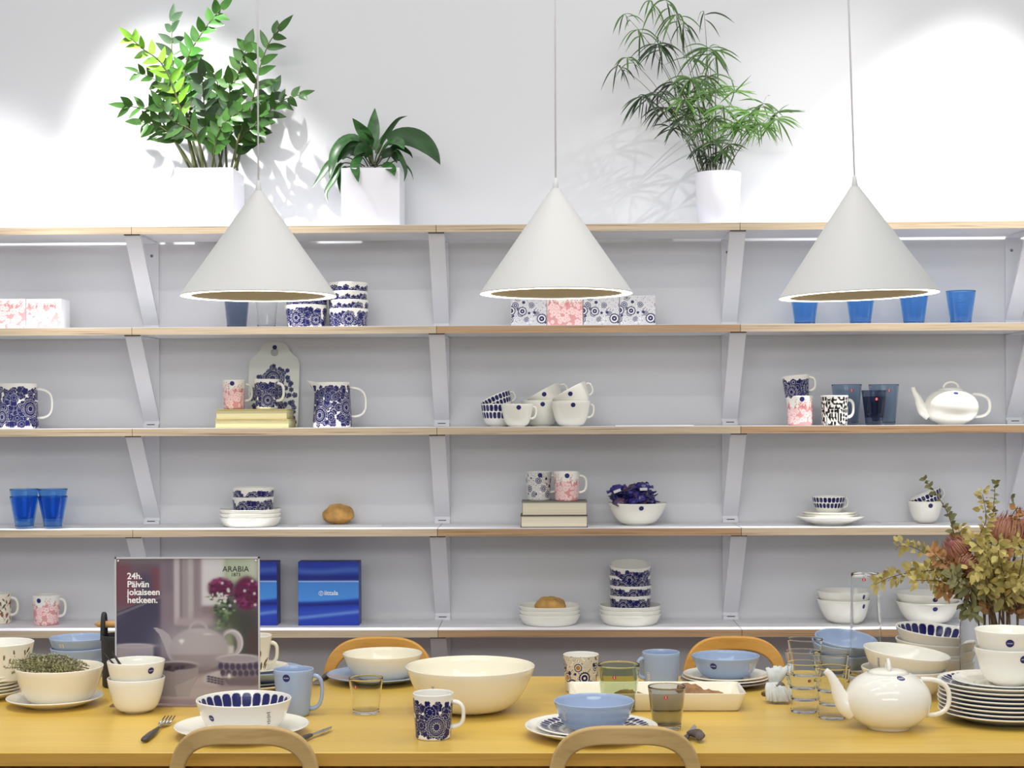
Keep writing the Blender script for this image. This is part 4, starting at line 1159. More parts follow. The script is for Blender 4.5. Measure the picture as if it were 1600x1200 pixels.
for (px, w_, nm) in ((1320, 86, 'behind the tall clear vase'), (1450, 98, 'behind the brush mark bowls on the table')):
    p = shelf_base(5, px, 974, 0.04, w_ * 0.5 * 0.00212); s = S(p)
    for k in range(2):
        q = Vector(p); q.z += k * 13 * s
        bowl(q, w_ / 2 * s, (37 if px < 1400 else 34) * s, w_ * 0.22 * s, 'white bowl, %s of the pair %s' % (('lower', 'upper')[k], nm), 2.3, stick=((0.55 if px < 1400 else 0.0), 0.80 if k == 0 else 0.84), srad=0.008, group='white bowls on the lowest shelf')
# ================================================================== plants on the top shelf
def leaf(mb, pts, width, mi=0, hint=(0, -1, 0.3), fold=0.18, tipw=0.75, n=9, base=0.12):
    """one leaf blade along a path"""
    P = [Vector(p) for p in pts]; cum = [0]
    for a, b_ in zip(P[:-1], P[1:]): cum.append(cum[-1] + (b_ - a).length)
    L = cum[-1]
    def pt(u):
        d = u * L
        for i in range(len(P) - 1):
            if d <= cum[i + 1] or i == len(P) - 2:
                w_ = (d - cum[i]) / max(1e-9, cum[i + 1] - cum[i]); return P[i].lerp(P[i + 1], w_)
    vs = []; h = Vector(hint)
    for k in range(n + 1):
        u = k / n; c = pt(u); t_ = (pt(min(1, u + 0.06)) - pt(max(0, u - 0.06)))
        t_ = t_.normalized() if t_.length > 1e-9 else Vector((0, 0, 1))
        side = t_.cross(h); side = side.normalized() if side.length > 1e-6 else Vector((1, 0, 0))
        nn = side.cross(t_).normalized()
        w_ = width / 2 * (math.sin(PI * min(1, (u * (1 - base) + base)) ** tipw) ** 0.9 if u < 1 else 0.0)
        w_ = max(w_, 0.0003)
        vs += [tuple(c - side * w_ + nn * w_ * fold), tuple(c), tuple(c + side * w_ + nn * w_ * fold)]
    f = []
    for k in range(n):
        a = k * 3; f += [(a, a + 1, a + 4, a + 3), (a + 1, a + 2, a + 5, a + 4)]
    mb.add(vs, f, mi)

def spline(P, m=6):
    P = [Vector(p) for p in P]; out = []
    for i in range(len(P) - 1):
        p0 = P[max(i - 1, 0)]; p1 = P[i]; p2 = P[i + 1]; p3 = P[min(i + 2, len(P) - 1)]
        for k in range(m):
            u = k / m
            out.append(0.5 * (2 * p1 + (p2 - p0) * u + (2 * p0 - 5 * p1 + 4 * p2 - p3) * u * u + (3 * p1 - p0 - 3 * p2 + p3) * u ** 3))
    out.append(P[-1]); return out

PY = -0.225
def square_planter(x0, x1, yt, label):
    a = on_shelf(1, x0, PY); b_ = on_shelf(1, x1, PY); W = (b_.x - a.x); c = Vector(((a.x + b_.x) / 2, PY + W / 2, SH[1]))
    H = hgt(Vector((c.x, PY, SH[1])), (x0 + x1) / 2, yt)
    t = thing('potted_plant', label, 'plant', c, 0)
    th = 0.006; h = W / 2
    mb = MB(); bl = 0.002
    o = [(-h, -h), (h, -h), (h, h), (-h, h)]; i_ = [(-h + th, -h + th), (h - th, -h + th), (h - th, h - th), (-h + th, h - th)]
    vs = [(x, y, 0) for x, y in o] + [(x, y, H) for x, y in o] + [(x, y, H) for x, y in i_] + [(x, y, 0.01) for x, y in i_]
    fs = [(3, 2, 1, 0)]
    for k in range(4):
        j = (k + 1) % 4
        fs += [(k, j, 4 + j, 4 + k), (4 + k, 4 + j, 8 + j, 8 + k), (8 + k, 8 + j, 12 + j, 12 + k)]
    fs.append((12, 13, 14, 15)); mb.add(vs, fs)
    ob = link('planter', mb.mesh('planter', ['planter'], False), t)
    bv = ob.modifiers.new('bevel', 'BEVEL'); bv.width = 0.0015; bv.segments = 2
    link('soil', MB().box(-h + th, h - th, -h + th, h - th, 0.02, H - 0.012).mesh('soil', ['soil'], False), t)
    return t, c, H

# ---- glossy plant with feathered stems
t, c, H = square_planter(274, 366, 262, 'tall glossy dark green plant with feathered stems in a white square planter')
def Z1(x, y): return (x / 2.963, y / 2.963)
stems = [  # path in photo pixels (from the enlarged view), tip distance from wall, leaf material, leaf length px, width px, start
    ([(885, 790), (800, 640), (720, 525), (650, 500), (575, 490)], -0.20, 'zz', 34, 13, 0.35),
    ([(905, 790), (850, 560), (800, 400), (745, 290), (660, 225), (600, 172)], -0.25, 'zzl', 30, 13, 0.42),
    ([(935, 790), (868, 560), (850, 400), (870, 265), (930, 160), (985, 85), (1035, 30)], -0.17, 'zzl2', 31, 16, 0.40),
    ([(960, 790), (900, 600), (820, 450), (720, 370), (625, 330)], -0.14, 'zz', 26, 12, 0.4),
    ([(1000, 790), (965, 600), (945, 480), (935, 340)], -0.22, 'zzd', 34, 17, 0.3),
    ([(915, 790), (840, 500), (800, 300), (795, 180), (800, 85)], -0.10, 'zzd', 34, 15, 0.55),
    ([(1050, 790), (1045, 600), (1070, 430), (1110, 320), (1150, 200)], -0.13, 'zz', 32, 19, 0.45),
    ([(1068, 790), (1110, 620), (1165, 470), (1195, 340), (1245, 200), (1300, 130)], -0.21, 'zz', 38, 14, 0.5),
    ([(1095, 790), (1130, 650), (1200, 560), (1300, 470), (1400, 435)], -0.15, 'zz', 28, 12, 0.45),
    ([(1030, 790), (1000, 640), (990, 520), (1010, 400), (975, 330)], -0.19, 'zz', 30, 16, 0.3),
    ([(1080, 790), (1130, 660), (1185, 560), (1240, 470), (1270, 410)], -0.09, 'zzd', 34, 18, 0.3),
    ([(980, 790), (990, 720), (1010, 620), (1050, 560), (1130, 500)], -0.25, 'zz', 26, 16, 0.25),
    ([(900, 790), (830, 680), (760, 600), (690, 570), (640, 565)], -0.24, 'zz', 32, 15, 0.45),
    ([(940, 790), (920, 660), (880, 600), (800, 560), (740, 480)], -0.23, 'zz', 34, 16, 0.35),
    ([(1100, 790), (1090, 700), (1130, 620), (1180, 580), (1210, 520)], -0.23, 'zz', 30, 18, 0.3),
    ([(1010, 790), (1030, 690), (1020, 600), (1060, 480), (1060, 370)], -0.24, 'zz', 32, 18, 0.35),
]
M['zzl2'] = mat('fresh_green_leaf', (64, 116, 46), 0.3, noise=0.3, nscale=20)
rnd = random.Random(77)
for si, (path, yt, lm, ll, lw, st) in enumerate(stems):
    b0 = c.y + rnd.uniform(-0.04, 0.03)
    pts = []
    k = len(path)
    for i, q in enumerate(path):
        px, py = Z1(*q); u = i / (k - 1); pts.append(atY(px, py, b0 + (yt - b0) * u ** 1.3))
    sp = spline(pts, 6); n = len(sp); s = S(pts[0])
    o = link('stem', MB().tube([tuple(p - c) for p in sp], [0.0042 * (1 - 0.72 * i / (n - 1)) for i in range(n)], 8).mesh('stem', ['stem']), t)
    mb = MB(); total = sum((sp[i + 1] - sp[i]).length for i in range(n - 1)); step = ll * s * 0.43
    d = 0; nxt = total * st; side = 1
    for i in range(n - 1):
        seg = sp[i + 1] - sp[i]
        d += seg.length
        while d >= nxt:
            T = seg.normalized(); view = Vector((rnd.uniform(-0.3, 0.3), -1, rnd.uniform(-0.2, 0.4))).normalized()
            B = T.cross(view).normalized(); frac = nxt / total
            L = ll * s * (1.0 - 0.35 * max(0, (frac - 0.6) / 0.4)) * rnd.uniform(0.9, 1.1)
            yaw_ = rnd.uniform(-0.6, 0.6)
            D = (T * rnd.uniform(0.45, 0.75) + B * side * 1.0 + view * yaw_).normalized()
            p0 = sp[i] - c; p1 = p0 + D * L * 0.5 + T * L * 0.06; p2 = p0 + D * L + Vector((0, 0, -0.10 * L)) + T * L * 0.18
            leaf(mb, [p0, p1, p2], lw * s * rnd.uniform(0.72, 1.0), 0, view + B * rnd.uniform(-0.5, 0.5), 0.22, 0.8)
            side = -side; nxt += step * (1 if side > 0 else 0.25)
        if nxt >= total: break
    tip = sp[-1] - c; T = (sp[-1] - sp[-4]).normalized()
    leaf(mb, [tip - T * 0.01, tip + T * ll * s * 0.3, tip + T * ll * s * 0.75], lw * s * 0.8, 0, (0.2, -1, 0.2))
    link('foliage', mb.mesh('foliage', [lm]), o)

# ---- small variegated plant
t, c, H = square_planter(534.5, 626, 262, 'low plant with broad arching variegated leaves in a white square planter')
def Z2(x, y): return (440 + x / 4.0, 120 + y / 4.0)
LV = [([(565, 560), (562, 430), (575, 300), (583, 195)], 88, 'leaf2', -0.12, (0.3, -1, 0.1)),
      ([(560, 540), (545, 400), (490, 320), (442, 258)], 78, 'leaf2', -0.18, (-0.3, -1, 0.3)),
      ([(575, 560), (560, 410), (530, 360), (478, 335)], 62, 'leaf2', -0.23, (0, -0.7, 1)),
      ([(580, 540), (620, 420), (690, 310), (735, 262), (788, 245)], 34, 'leaf2d', -0.16, (0.6, -1, 0.3)),
      ([(590, 540), (650, 420), (740, 380), (850, 400), (940, 470), (992, 550)], 150, 'leaf2d', -0.19, (0.0, -1, 0.55)),
      ([(590, 550), (630, 470), (690, 410), (740, 420), (765, 455)], 100, 'leaf2', -0.26, (0, -0.8, 0.9)),
      ([(580, 565), (640, 550), (690, 580), (706, 620)], 66, 'leaf2', -0.27, (0, -1, 0.6)),
      ([(555, 540), (500, 400), (410, 390), (340, 470), (310, 590), (300, 640)], 78, 'leaf2', -0.25, (-0.3, -1, 0.4)),
      ([(560, 545), (520, 430), (460, 410), (400, 440), (350, 540)], 84, 'leaf2d', -0.20, (-0.3, -1, 0.4)),
      ([(540, 560), (500, 500), (460, 550), (470, 610), (480, 660)], 62, 'leaf2', -0.27, (0, -1, 0.3)),
      ([(520, 560), (400, 500), (310, 540), (250, 620), (190, 695)], 58, 'leaf2', -0.22, (-0.2, -1, 0.5)),
      ([(500, 560), (380, 540), (330, 640), (280, 720), (292, 785)], 46, 'leaf2', -0.24, (-0.3, -1, 0.3)),
      ([(480, 560), (390, 570), (362, 640), (367, 732)], 32, 'leaf2d', -0.20, (-0.3, -1, 0.1)),
      ([(640, 560), (710, 460), (750, 520), (775, 590), (765, 655)], 36, 'leaf2d', -0.22, (0.4, -1, 0.2)),
      ([(650, 560), (730, 520), (800, 580), (824, 645)], 14, 'leaf2d', -0.15, (0.4, -1, 0.2)),
      ([(560, 560), (500, 480), (430, 470), (380, 520)], 84, 'leaf2d', -0.15, (0, -1, 0.5)),
      ([(580, 560), (640, 490), (700, 480), (720, 540)], 76, 'leaf2d', -0.15, (0, -1, 0.5)),
      ([(560, 560), (480, 440), (430, 420), (330, 450)], 70, 'leaf2d', -0.10, (0, -1, 0.5)),
      ([(570, 560), (540, 480), (500, 450), (450, 500)], 80, 'leaf2d', -0.21, (0, -1, 0.2)),
      ([(580, 560), (600, 460), (640, 370), (650, 340)], 40, 'leaf2', -0.14, (0, -1, 0.2)),
      ([(590, 560), (700, 440), (790, 470), (820, 510)], 40, 'leaf2d', -0.13, (0.2, -1, 0.3))]
mc = {}
for pts, w_, lm, yt, hint in LV:
    k = len(pts); P = [atY(*Z2(*q), c.y + (yt - c.y) * (i / (k - 1)) ** 0.8) - c for i, q in enumerate(pts)]
    sp = spline(P, 5); s = 1 / 490 * 1.0
    cut = max(2, int(len(sp) * 0.26))
    o = link('stem', MB().tube([tuple(p) for p in sp[:cut + 1]], 0.002, 6).mesh('stem', ['stem']), t)
    mb = MB(); leaf(mb, sp[cut:], w_ / 4 * s, 0, hint, 0.25, 0.85, 14)
    link('leaf', mb.mesh('leaf', [lm]), o)

# ---- narrow-leaved plant in the round planter
c = on_shelf(1, 1123.5, -0.14); s = S(c); R = 36 * s; H = hgt(c, 1123, 271)
t = thing('potted_plant', 'airy plant with drooping narrow leaves in a white round planter', 'plant', c)
link('planter', MB().lathe([(0.0002, 0.0005), (R * 0.86, 0.0005), (R * 0.88, 0.002), (R, H - 0.001), (R - 0.001, H), (R - 0.005, H), (R - 0.006, H - 0.001), (R * 0.85, 0.01), (0.0002, 0.01)], 72).mesh('planter', ['planter']), t)
link('soil', MB().lathe([(0.0002, H - 0.012), (R - 0.0065, H - 0.013), (R - 0.012, 0.02), (0.0002, 0.02)], 40).mesh('soil', ['soil']), t)
def Z3(x, y): return (860 + x / 3.3333, y / 3.3333)
clusters = [  # head (enlarged-view pixel), number of leaves, leaf length px, droop, tip Y, material
    (560, 230, 16, 44, 1.0, -0.20, 'bambood'), (480, 500, 14, 42, 0.9, -0.22, 'bambood'), (352, 340, 4, 38, 1.3, -0.15, 'bambood'), (400, 300, 5, 34, 1.3, -0.18, 'bamboo'),
    (385, 72, 4, 32, 1.3, -0.16, 'bamboo'), (455, 155, 5, 38, 1.3, -0.2, 'bamboo'), (520, 2, 6, 34, 1.4, -0.17, 'bamboo'), (600, 0, 5, 38, 1.4, -0.15, 'bamboo'),
    (655, 75, 6, 46, 1.3, -0.21, 'bamboo'), (690, 120, 4, 42, 1.2, -0.14, 'bambood'), (800, 62, 3, 44, 1.0, -0.16, 'bambood'), (825, 250, 12, 42, 0.7, -0.22, 'bamboo'),
    (860, 270, 5, 40, 1.0, -0.10, 'bamboo'), (730, 410, 16, 40, 0.9, -0.23, 'bamboo'), (820, 400, 12, 36, 0.8, -0.12, 'bamboo'), (640, 430, 12, 38, 1.0, -0.11, 'bambood'), (590, 560, 10, 36, 0.9, -0.14, 'bambood'),
    (690, 520, 16, 36, 0.8, -0.20, 'bambool'), (960, 470, 10, 32, 0.1, -0.19, 'bambool'), (760, 560, 14, 34, 0.7, -0.15, 'bamboo'), (860, 470, 14, 34, 0.6, -0.21, 'bambool'), (900, 560, 16, 34, 0.7, -0.23, 'bambool'),
    (1040, 590, 16, 38, 0.5, -0.22, 'bambool'), (1110, 540, 10, 34, 0.6, -0.12, 'bamboo'), (1180, 620, 12, 38, 0.7, -0.20, 'bambool'), (1190, 580, 6, 36, 0.2, -0.14, 'bamboo'), (1090, 640, 14, 36, 0.8, -0.18, 'bambool'),
    (940, 660, 14, 32, 0.6, -0.20, 'bambool'), (790, 670, 14, 32, 0.7, -0.22, 'bamboo'), (850, 620, 14, 32, 0.6, -0.11, 'bamboo'), (660, 640, 8, 36, 0.8, -0.20, 'bambood'), (620, 660, 6, 34, 0.5, -0.16, 'bambood'),
    (850, 740, 12, 26, 0.5, -0.22, 'bamboo'), (770, 770, 12, 26, 0.7, -0.20, 'bambood'), (900, 790, 12, 24, 0.6, -0.19, 'bamboo'), (830, 820, 12, 22, 0.6, -0.17, 'bambood'), (930, 750, 8, 26, 0.6, -0.14, 'bamboo'),
    (1000, 650, 10, 34, 0.8, -0.16, 'bambool'), (740, 300, 5, 36, 0.5, -0.16, 'bamboo'), (700, 600, 10, 32, 0.8, -0.12, 'bamboo'), (780, 490, 12, 34, 0.7, -0.18, 'bamboo'), (560, 480, 8, 36, 1.0, -0.18, 'bambood')]
rnd = random.Random(123)
for (hx, hy, nl, ll, droop, yt, lm) in clusters:
    bx = 850 + (hx - 830) * 0.16 + rnd.uniform(-12, 12); b0 = c.y + rnd.uniform(-0.03, 0.03)
    P = [atY(*Z3(bx, 915), b0), atY(*Z3(bx + (hx - bx) * 0.25, 915 + (hy - 915) * 0.42), b0 + (yt - b0) * 0.25), atY(*Z3(bx + (hx - bx) * 0.66, 915 + (hy - 915) * 0.80), b0 + (yt - b0) * 0.7), atY(*Z3(hx, hy), yt)]
    sp = spline([p - c for p in P], 6); n = len(sp)
    o = link('stem', MB().tube([tuple(p) for p in sp], [0.0014 * (1 - 0.6 * i / (n - 1)) for i in range(n)], 6).mesh('stem', ['stem']), t)
    mb = MB(); head = sp[-1]; s_ = 1 / 490
    for k in range(int(nl * 1.6)):
        a = 2 * PI * k / nl + rnd.uniform(-0.4, 0.4); L = ll * s_ * rnd.uniform(0.8, 1.35)
        el = rnd.uniform(-0.5, 0.7)
        D = Vector((math.cos(a) * math.cos(el), math.sin(a) * math.cos(el) * 0.75, math.sin(el)))
        st_ = head if k % 3 else sp[-2 - (k % 2)]
        g = Vector((0, 0, -1)) * droop * 1.5
        D0 = (D + g * 0.25).normalized(); p1 = st_ + D0 * L * 0.3; p2 = p1 + (D0 + g * 0.35).normalized() * L * 0.35; p3 = p2 + (D0 + g * 0.65).normalized() * L * 0.4
        lim = -0.006 - c.y
        pp = [Vector((q.x, min(q.y, lim), q.z)) for q in (st_, p1, p2, p3)]
        leaf(mb, spline(pp, 3), rnd.uniform(0.0042, 0.0068), 0, (rnd.uniform(-0.6, 0.6), -1, rnd.uniform(0.0, 0.8)), 0.25, 0.8, 9, 0.03)
    link('foliage', mb.mesh('foliage', [lm]), o)
# ================================================================== the table setting
def tb(px, pyc, up=0.0):
    p = atZ(px, pyc, TZ + 0.0003); p.z += up; return p
def H_at(loc, px, py): return hgt(loc, px, py)
def base_front(px, pyf, wf):
    """table point whose foot of width wf px touches the table in front at pyf"""
    p = atZ(px, pyf, TZ + 0.0003); s = S(p); p.y += wf / 2 * s; q = atZ(px, pyf, TZ); p.x = CAMLOC.x + (q.x - CAMLOC.x) * (p.y - CAMLOC.y) / (q.y - CAMLOC.y); return p

# ---- centre and left foreground
p = base_front(378, 1163, 150); s = S(p)
plate(p, 104 * s, 0.020, 'large white plate under the oval-looking bowl with navy interior, near left chair', m_='ceramic', rim=0.6)
q = Vector(p); q.z += 0.006; q.x = at(381, 1100, s * F).x
Hh = H_at(q, 381, 1092.5)
bowl(q, 74 * s, Hh, 44 * s, 'white bowl with navy brush mark interior on a large plate, near left chair', 2.0, inner='tuokio', near=True, stick=(-0.62, 0.62), srad=0.0072, bare=(0.78, 0.60, 0.012, 0.030, -0.3), t_=0.004)

def cutlery_fork(p0, p1, label):
    a = atZ(*p0, TZ); b_ = atZ(*p1, TZ); d = b_ - a; L = d.length
    t = thing('fork', label, 'fork', (a.x, a.y, TZ + 0.001), math.atan2(d.y, d.x))
    hl = L * 0.56
    mb = MB(); vs = []; n = 10
    st = [(0, 0.3), (0.02, 0.75), (0.15, 1.0), (0.5, 1.0), (0.85, 0.65), (1.0, 0.42)]
    mb.tube([(x * hl, 0, 0.006) for x, _ in st], [0.0085 * k for _, k in st], 12, flat=0.62, up=(0, 0, 1))
    link('handle', mb.mesh('handle', ['handleblk']), t)
    mb = MB(); rows = [(hl * 0.98, 0.0028, 0.006), (hl + L * 0.08, 0.0032, 0.008), (hl + L * 0.13, 0.009, 0.0065), (hl + L * 0.19, 0.013, 0.004), (hl + L * 0.24, 0.0135, 0.0045)]
    for th in (0.0, 0.0016):
        vs += [(x, sg * w_, z + th) for x, w_, z in rows for sg in (-1, 1)]
    m_ = len(rows); fs = []
    for k in range(m_ - 1):
        a0 = 2 * k; fs += [(a0 + 1, a0, a0 + 2, a0 + 3), (2 * m_ + a0, 2 * m_ + a0 + 1, 2 * m_ + a0 + 3, 2 * m_ + a0 + 2)]
        fs += [(a0, 2 * m_ + a0, 2 * m_ + a0 + 2, a0 + 2), (a0 + 1, a0 + 3, 2 * m_ + a0 + 3, 2 * m_ + a0 + 1)]
    mb.add(vs, fs)
    for k in range(4):
        yy = (-0.0108 + 0.0072 * k)
        mb.tube([(hl + L * 0.235, yy, 0.0052), (hl + L * 0.33, yy, 0.007), (L * 1.0, yy, 0.011)], [0.0022, 0.0021, 0.0012], 8)
    link('tines', mb.mesh('tines', ['steel']), t)
    return t
cutlery_fork((224, 1162), (266, 1127), 'steel fork with dark handle on the table left of the near plate')
def knife(p0, p1, label):
    a = atZ(*p0, TZ); b_ = atZ(*p1, TZ); d = b_ - a; L = d.length
    t = thing('knife', label, 'knife', (a.x, a.y, TZ + 0.001), math.atan2(d.y, d.x))
    hl = L * 0.45
    link('handle', MB().tube([(0, 0, 0.007), (hl * 0.2, 0, 0.007), (hl * 0.8, 0, 0.007), (hl, 0, 0.007)], [0.005, 0.008, 0.0075, 0.006], 10, flat=0.6).mesh('handle', ['handleblk']), t)
    mb = MB(); pr = [(hl, -0.004, 0.006), (hl + (L - hl) * 0.4, -0.009, 0.006), (hl + (L - hl) * 0.8, -0.006, 0.006), (L, 0.003, 0.006), (hl + (L - hl) * 0.6, 0.005, 0.006), (hl, 0.004, 0.006)]
    vs = pr + [(x, y, z + 0.0018) for x, y, z in pr]; n = len(pr)
    mb.add(vs, [tuple(range(n - 1, -1, -1)), tuple(range(n, 2 * n))] + [(k, (k + 1) % n, n + (k + 1) % n, n + k) for k in range(n)])
    link('blade', mb.mesh('blade', ['steel'], False), t)
knife((455, 1166), (521, 1141), 'table knife with dark handle right of the near left plate')

p = base_front(459, 1121, 42); s = S(p); Hh = H_at(p, 459, 1045.5)
mug(p, 31.5 * s, 25 * s, Hh, 'light blue mug standing beside the poster, handle to the right', PI / 2, None, 'blueware', stick=(-0.22, 0.87), srad=0.0085, near=True, hout=0.025, hz=(0.86, 0.14))
p = base_front(572, 1118.5, 42); s = S(p); Hh = H_at(p, 572, 1059)
tumbler(p, 27 * s, 20 * s, Hh, 'clear empty glass tumbler standing alone left of the daisy mug', 'glass', 0.0018, 0.009, stick=(-0.55, 0.80), srad=0.0038)
# blue dish and cream bowl
p = tb(590, 1064); s = S(p)
plate(p, 79 * s, 0.018, 'light blue plate under the cream bowl, across the table', m_='blueware', rim=0.55)
q = Vector(p); q.z += 0.004; q.x = at(598, 1060, s * F).x; Hh = H_at(q, 598, 1021)
bowl(q, 62 * s, Hh, 30 * s, 'cream bowl on a light blue plate across the table', 2.4, m_='cream', t_=0.0035)
# large bowl
p = base_front(735, 1117, 66); s = S(p); Hh = H_at(p, 729, 1041)
bowl(p, 99.5 * s * 1.015, Hh, 36 * s, 'very large cream serving bowl in the middle of the table', 2.75, m_='cream', bare=(-0.62, 0.62, 0.010, 0.026, 0.25), t_=0.004, n=110)
# daisy mug
p = base_front(677, 1158, 54); s = S(p); Hh = H_at(p, 677, 1083)
mug(p, 32 * s, 27.5 * s, Hh, 'white mug with navy daisy print in the foreground centre', PI / 2 - 0.15, 'daisy', near=True, seed=51, hout=0.026, hz=(0.82, 0.26))

# ---- centre right: plates and bowl at the near right chair
p = base_front(924, 1164, 140); s = S(p)
plate(p, 103.5 * s, 0.021, 'large white plate at the bottom of the setting, near right chair', rim=0.6)
q = Vector(p); q.z += 0.0085; q.x = at(929, 1130, s * F).x
plate(q, 90 * s, 0.014, 'smaller plate with navy brush marks under the light blue bowl', pattern='tuokio', rim=0.55)
q2 = Vector(q); q2.z += 0.004; Hh = H_at(q2, 928, 1095); q2.x = at(928, 1100, s * F).x
bowl(q2, 63 * s, Hh, 32 * s, 'light blue bowl on a brush mark plate, near right chair', 2.5, m_='blueware', tagp=(-0.95, 0.62, 0.008, 0.02, 0.3), t_=0.0035)
# sepia mug
p = base_front(908, 1084, 46); s = S(p); Hh = H_at(p, 907, 1022.5)
mug(p, 28 * s, 24 * s, Hh, 'cream mug with brown line drawing and navy flowers, behind the tray end', PI * 0.97, 'sepia', near=True, seed=52)
p = base_front(967, 1115, 50); s = S(p); Hh = H_at(p, 967.5, 1038)
tumbler(p, 33 * s, 26 * s, Hh, 'large moss green glass tumbler behind the near light blue bowl', 'glassgreen', 0.0022, 0.010, stick=(-0.26, 0.78), srad=0.0042)
p = base_front(1033, 1079, 48); s = S(p); Hh = H_at(p, 1035, 1019)
mug(p, 29.5 * s, 26 * s, Hh, 'light blue mug behind the white tray, handle to the left', -PI / 2 + 0.2, None, 'blueware', tagp=(-0.85, 0.34, 0.008, 0.026), hout=0.016, hz=(0.84, 0.3))
p = base_front(1042, 1142, 42); s = S(p); Hh = H_at(p, 1045, 1072)
tumbler(p, 29.5 * s, 22 * s, Hh, 'smoky grey glass tumbler in front of the white tray', 'glassgrey', 0.0022, 0.010, stick=(-0.12, 0.80), srad=0.0042)
# tray
a = atZ(899, 1112, TZ); b_ = atZ(1157, 1112, TZ); W0 = (b_.x - a.x) / 2; cxm = (a.x + b_.x) / 2; s = S(a)
D0 = 0.070; Ht = H_at(Vector((cxm, a.y - 0.01, TZ)), 1030, 1084.5)
t = thing('serving_tray', 'white rectangular ceramic tray holding rye crisps', 'tray', (cxm, a.y + D0, TZ + 0.0003))
def rrect(w_, d_, r_, z, n=6):
    out = []
    for cxs, cys, a0 in ((1, -1, -PI / 2), (1, 1, 0), (-1, 1, PI / 2), (-1, -1, PI)):
        for k in range(n + 1):
            a = a0 + PI / 2 * k / n
            out.append((cxs * (w_ - r_) + r_ * math.cos(a), cys * (d_ - r_) + r_ * math.sin(a), z))
    return out
fl = 0.014
lv = [rrect(W0 - 0.006, D0 - 0.006, 0.012, 0), rrect(W0, D0, 0.014, 0.003), rrect(W0 + fl, D0 + fl * 0.8, 0.016, Ht), rrect(W0 + fl - 0.001, D0 + fl * 0.8 - 0.001, 0.015, Ht + 0.001), rrect(W0 + fl - 0.005, D0 + fl * 0.8 - 0.005, 0.014, Ht - 0.001), rrect(W0 - 0.005, D0 - 0.005, 0.014, 0.008), rrect(W0 - 0.010, D0 - 0.010, 0.012, 0.0055)]
mb = MB(); n = len(lv[0]); vs = sum(lv, [])
fs = [(i * n + j, i * n + (j + 1) % n, (i + 1) * n + (j + 1) % n, (i + 1) * n + j) for i in range(len(lv) - 1) for j in range(n)]
fs += [tuple(range(n - 1, -1, -1)), tuple((len(lv) - 1) * n + j for j in range(n))]
mb.add(vs, fs); link('body', mb.mesh('body', ['cream'], True, sharp=50), t)
def crisp(x, y, r_, z, label, rot):
    mb = MB(); n = 24; rnd = random.Random(int(x * 9999)); e = [r_ * rnd.uniform(0.85, 1.1) for _ in range(n)]
    vs = [(0, 0, 0.007)] + [(e[k] * 0.8 * math.cos(2 * PI * k / n), e[k] * 0.8 * math.sin(2 * PI * k / n), 0.007 + rnd.uniform(-0.0015, 0.0015)) for k in range(n)] + [(e[k] * math.cos(2 * PI * k / n), e[k] * math.sin(2 * PI * k / n), 0.0025) for k in range(n)] + [(0, 0, 0)]
    fs = [(0, 1 + k, 1 + (k + 1) % n) for k in range(n)] + [(1 + k, 1 + n + k, 1 + n + (k + 1) % n, 1 + (k + 1) % n) for k in range(n)] + [(2 * n + 1, 1 + n + (k + 1) % n, 1 + n + k) for k in range(n)]
    mb.add(vs, fs); tagit(link('rye_crisp', mb.mesh('rye_crisp', ['cookie']), None, (x, y, z), rot), label, 'crispbread', 'rye crisps in the tray')
q0 = atZ(1000, 1078, TZ); yc = a.y + D0
crisp(at(985, 1080, s * F).x, yc + 0.012, 0.036, TZ + 0.022, 'brown rye crisp in the tray, between the green and grey glasses', (0.1, 0.05, 0))
crisp(at(1088, 1078, s * F).x, yc + 0.012, 0.040, TZ + 0.028, 'brown rye crisp leaning highest in the tray, right of the grey glass', (0.35, 0.12, 0.4))
crisp(at(1116, 1078, s * F).x, yc - 0.002, 0.038, TZ + 0.022, 'brown rye crisp at the right end of the tray', (0.12, -0.08, 0.9))

# dark handled cutlery by the near right chair
knife((1062, 1172), (1087, 1138), 'dark cutlery piece lying right of the near right setting, partly behind the chair')
p = tb(1088, 1156)
mb = MB(); vs = []
rnd = random.Random(4)
prof = [(-0.030, 0.006), (-0.020, 0.014), (0.0, 0.017), (0.018, 0.013), (0.030, 0.005)]
mb.tube([(0.002, -0.036, 0.009), (0.006, -0.018, 0.012), (0.0, 0.0, 0.014), (-0.006, 0.018, 0.011), (-0.012, 0.034, 0.008)], [0.006, 0.011, 0.014, 0.011, 0.006], 12, flat=0.62, up=(0, 0, 1))
tagit(link('folded_napkin', mb.mesh('folded_napkin', [mat('taupe_cloth', (98, 84, 82), 0.85, noise=0.3, nscale=60)]), None, p), 'small dark folded napkin on the table right of the near right chair', 'napkin')

# ---- blue bowl on plates, back right
p = tb(1134, 1070); s = S(p)
for k in range(3):
    q = Vector(p); q.z += 0.0065 * k
    plate(q, (70 - 2 * k) * s, 0.014, ['dark grey plate at the bottom under the back right light blue bowl', 'white plate in the middle under the back right light blue bowl', 'white plate directly under the back right light blue bowl'][k], m_='greyware' if k == 0 else 'ceramic', rim=0.6)
q = Vector(p); q.z += 0.017; Hh = H_at(q, 1135, 1024.5)
bowl(q, 53 * s, Hh, 27 * s, 'light blue bowl with navy sticker on plates before the back right chair', 2.3, m_='blueware', stick=(-0.50, 0.72), srad=0.0085, near=True, tagp=(0.80, 0.62, 0.010, 0.022, -0.3), t_=0.0035)
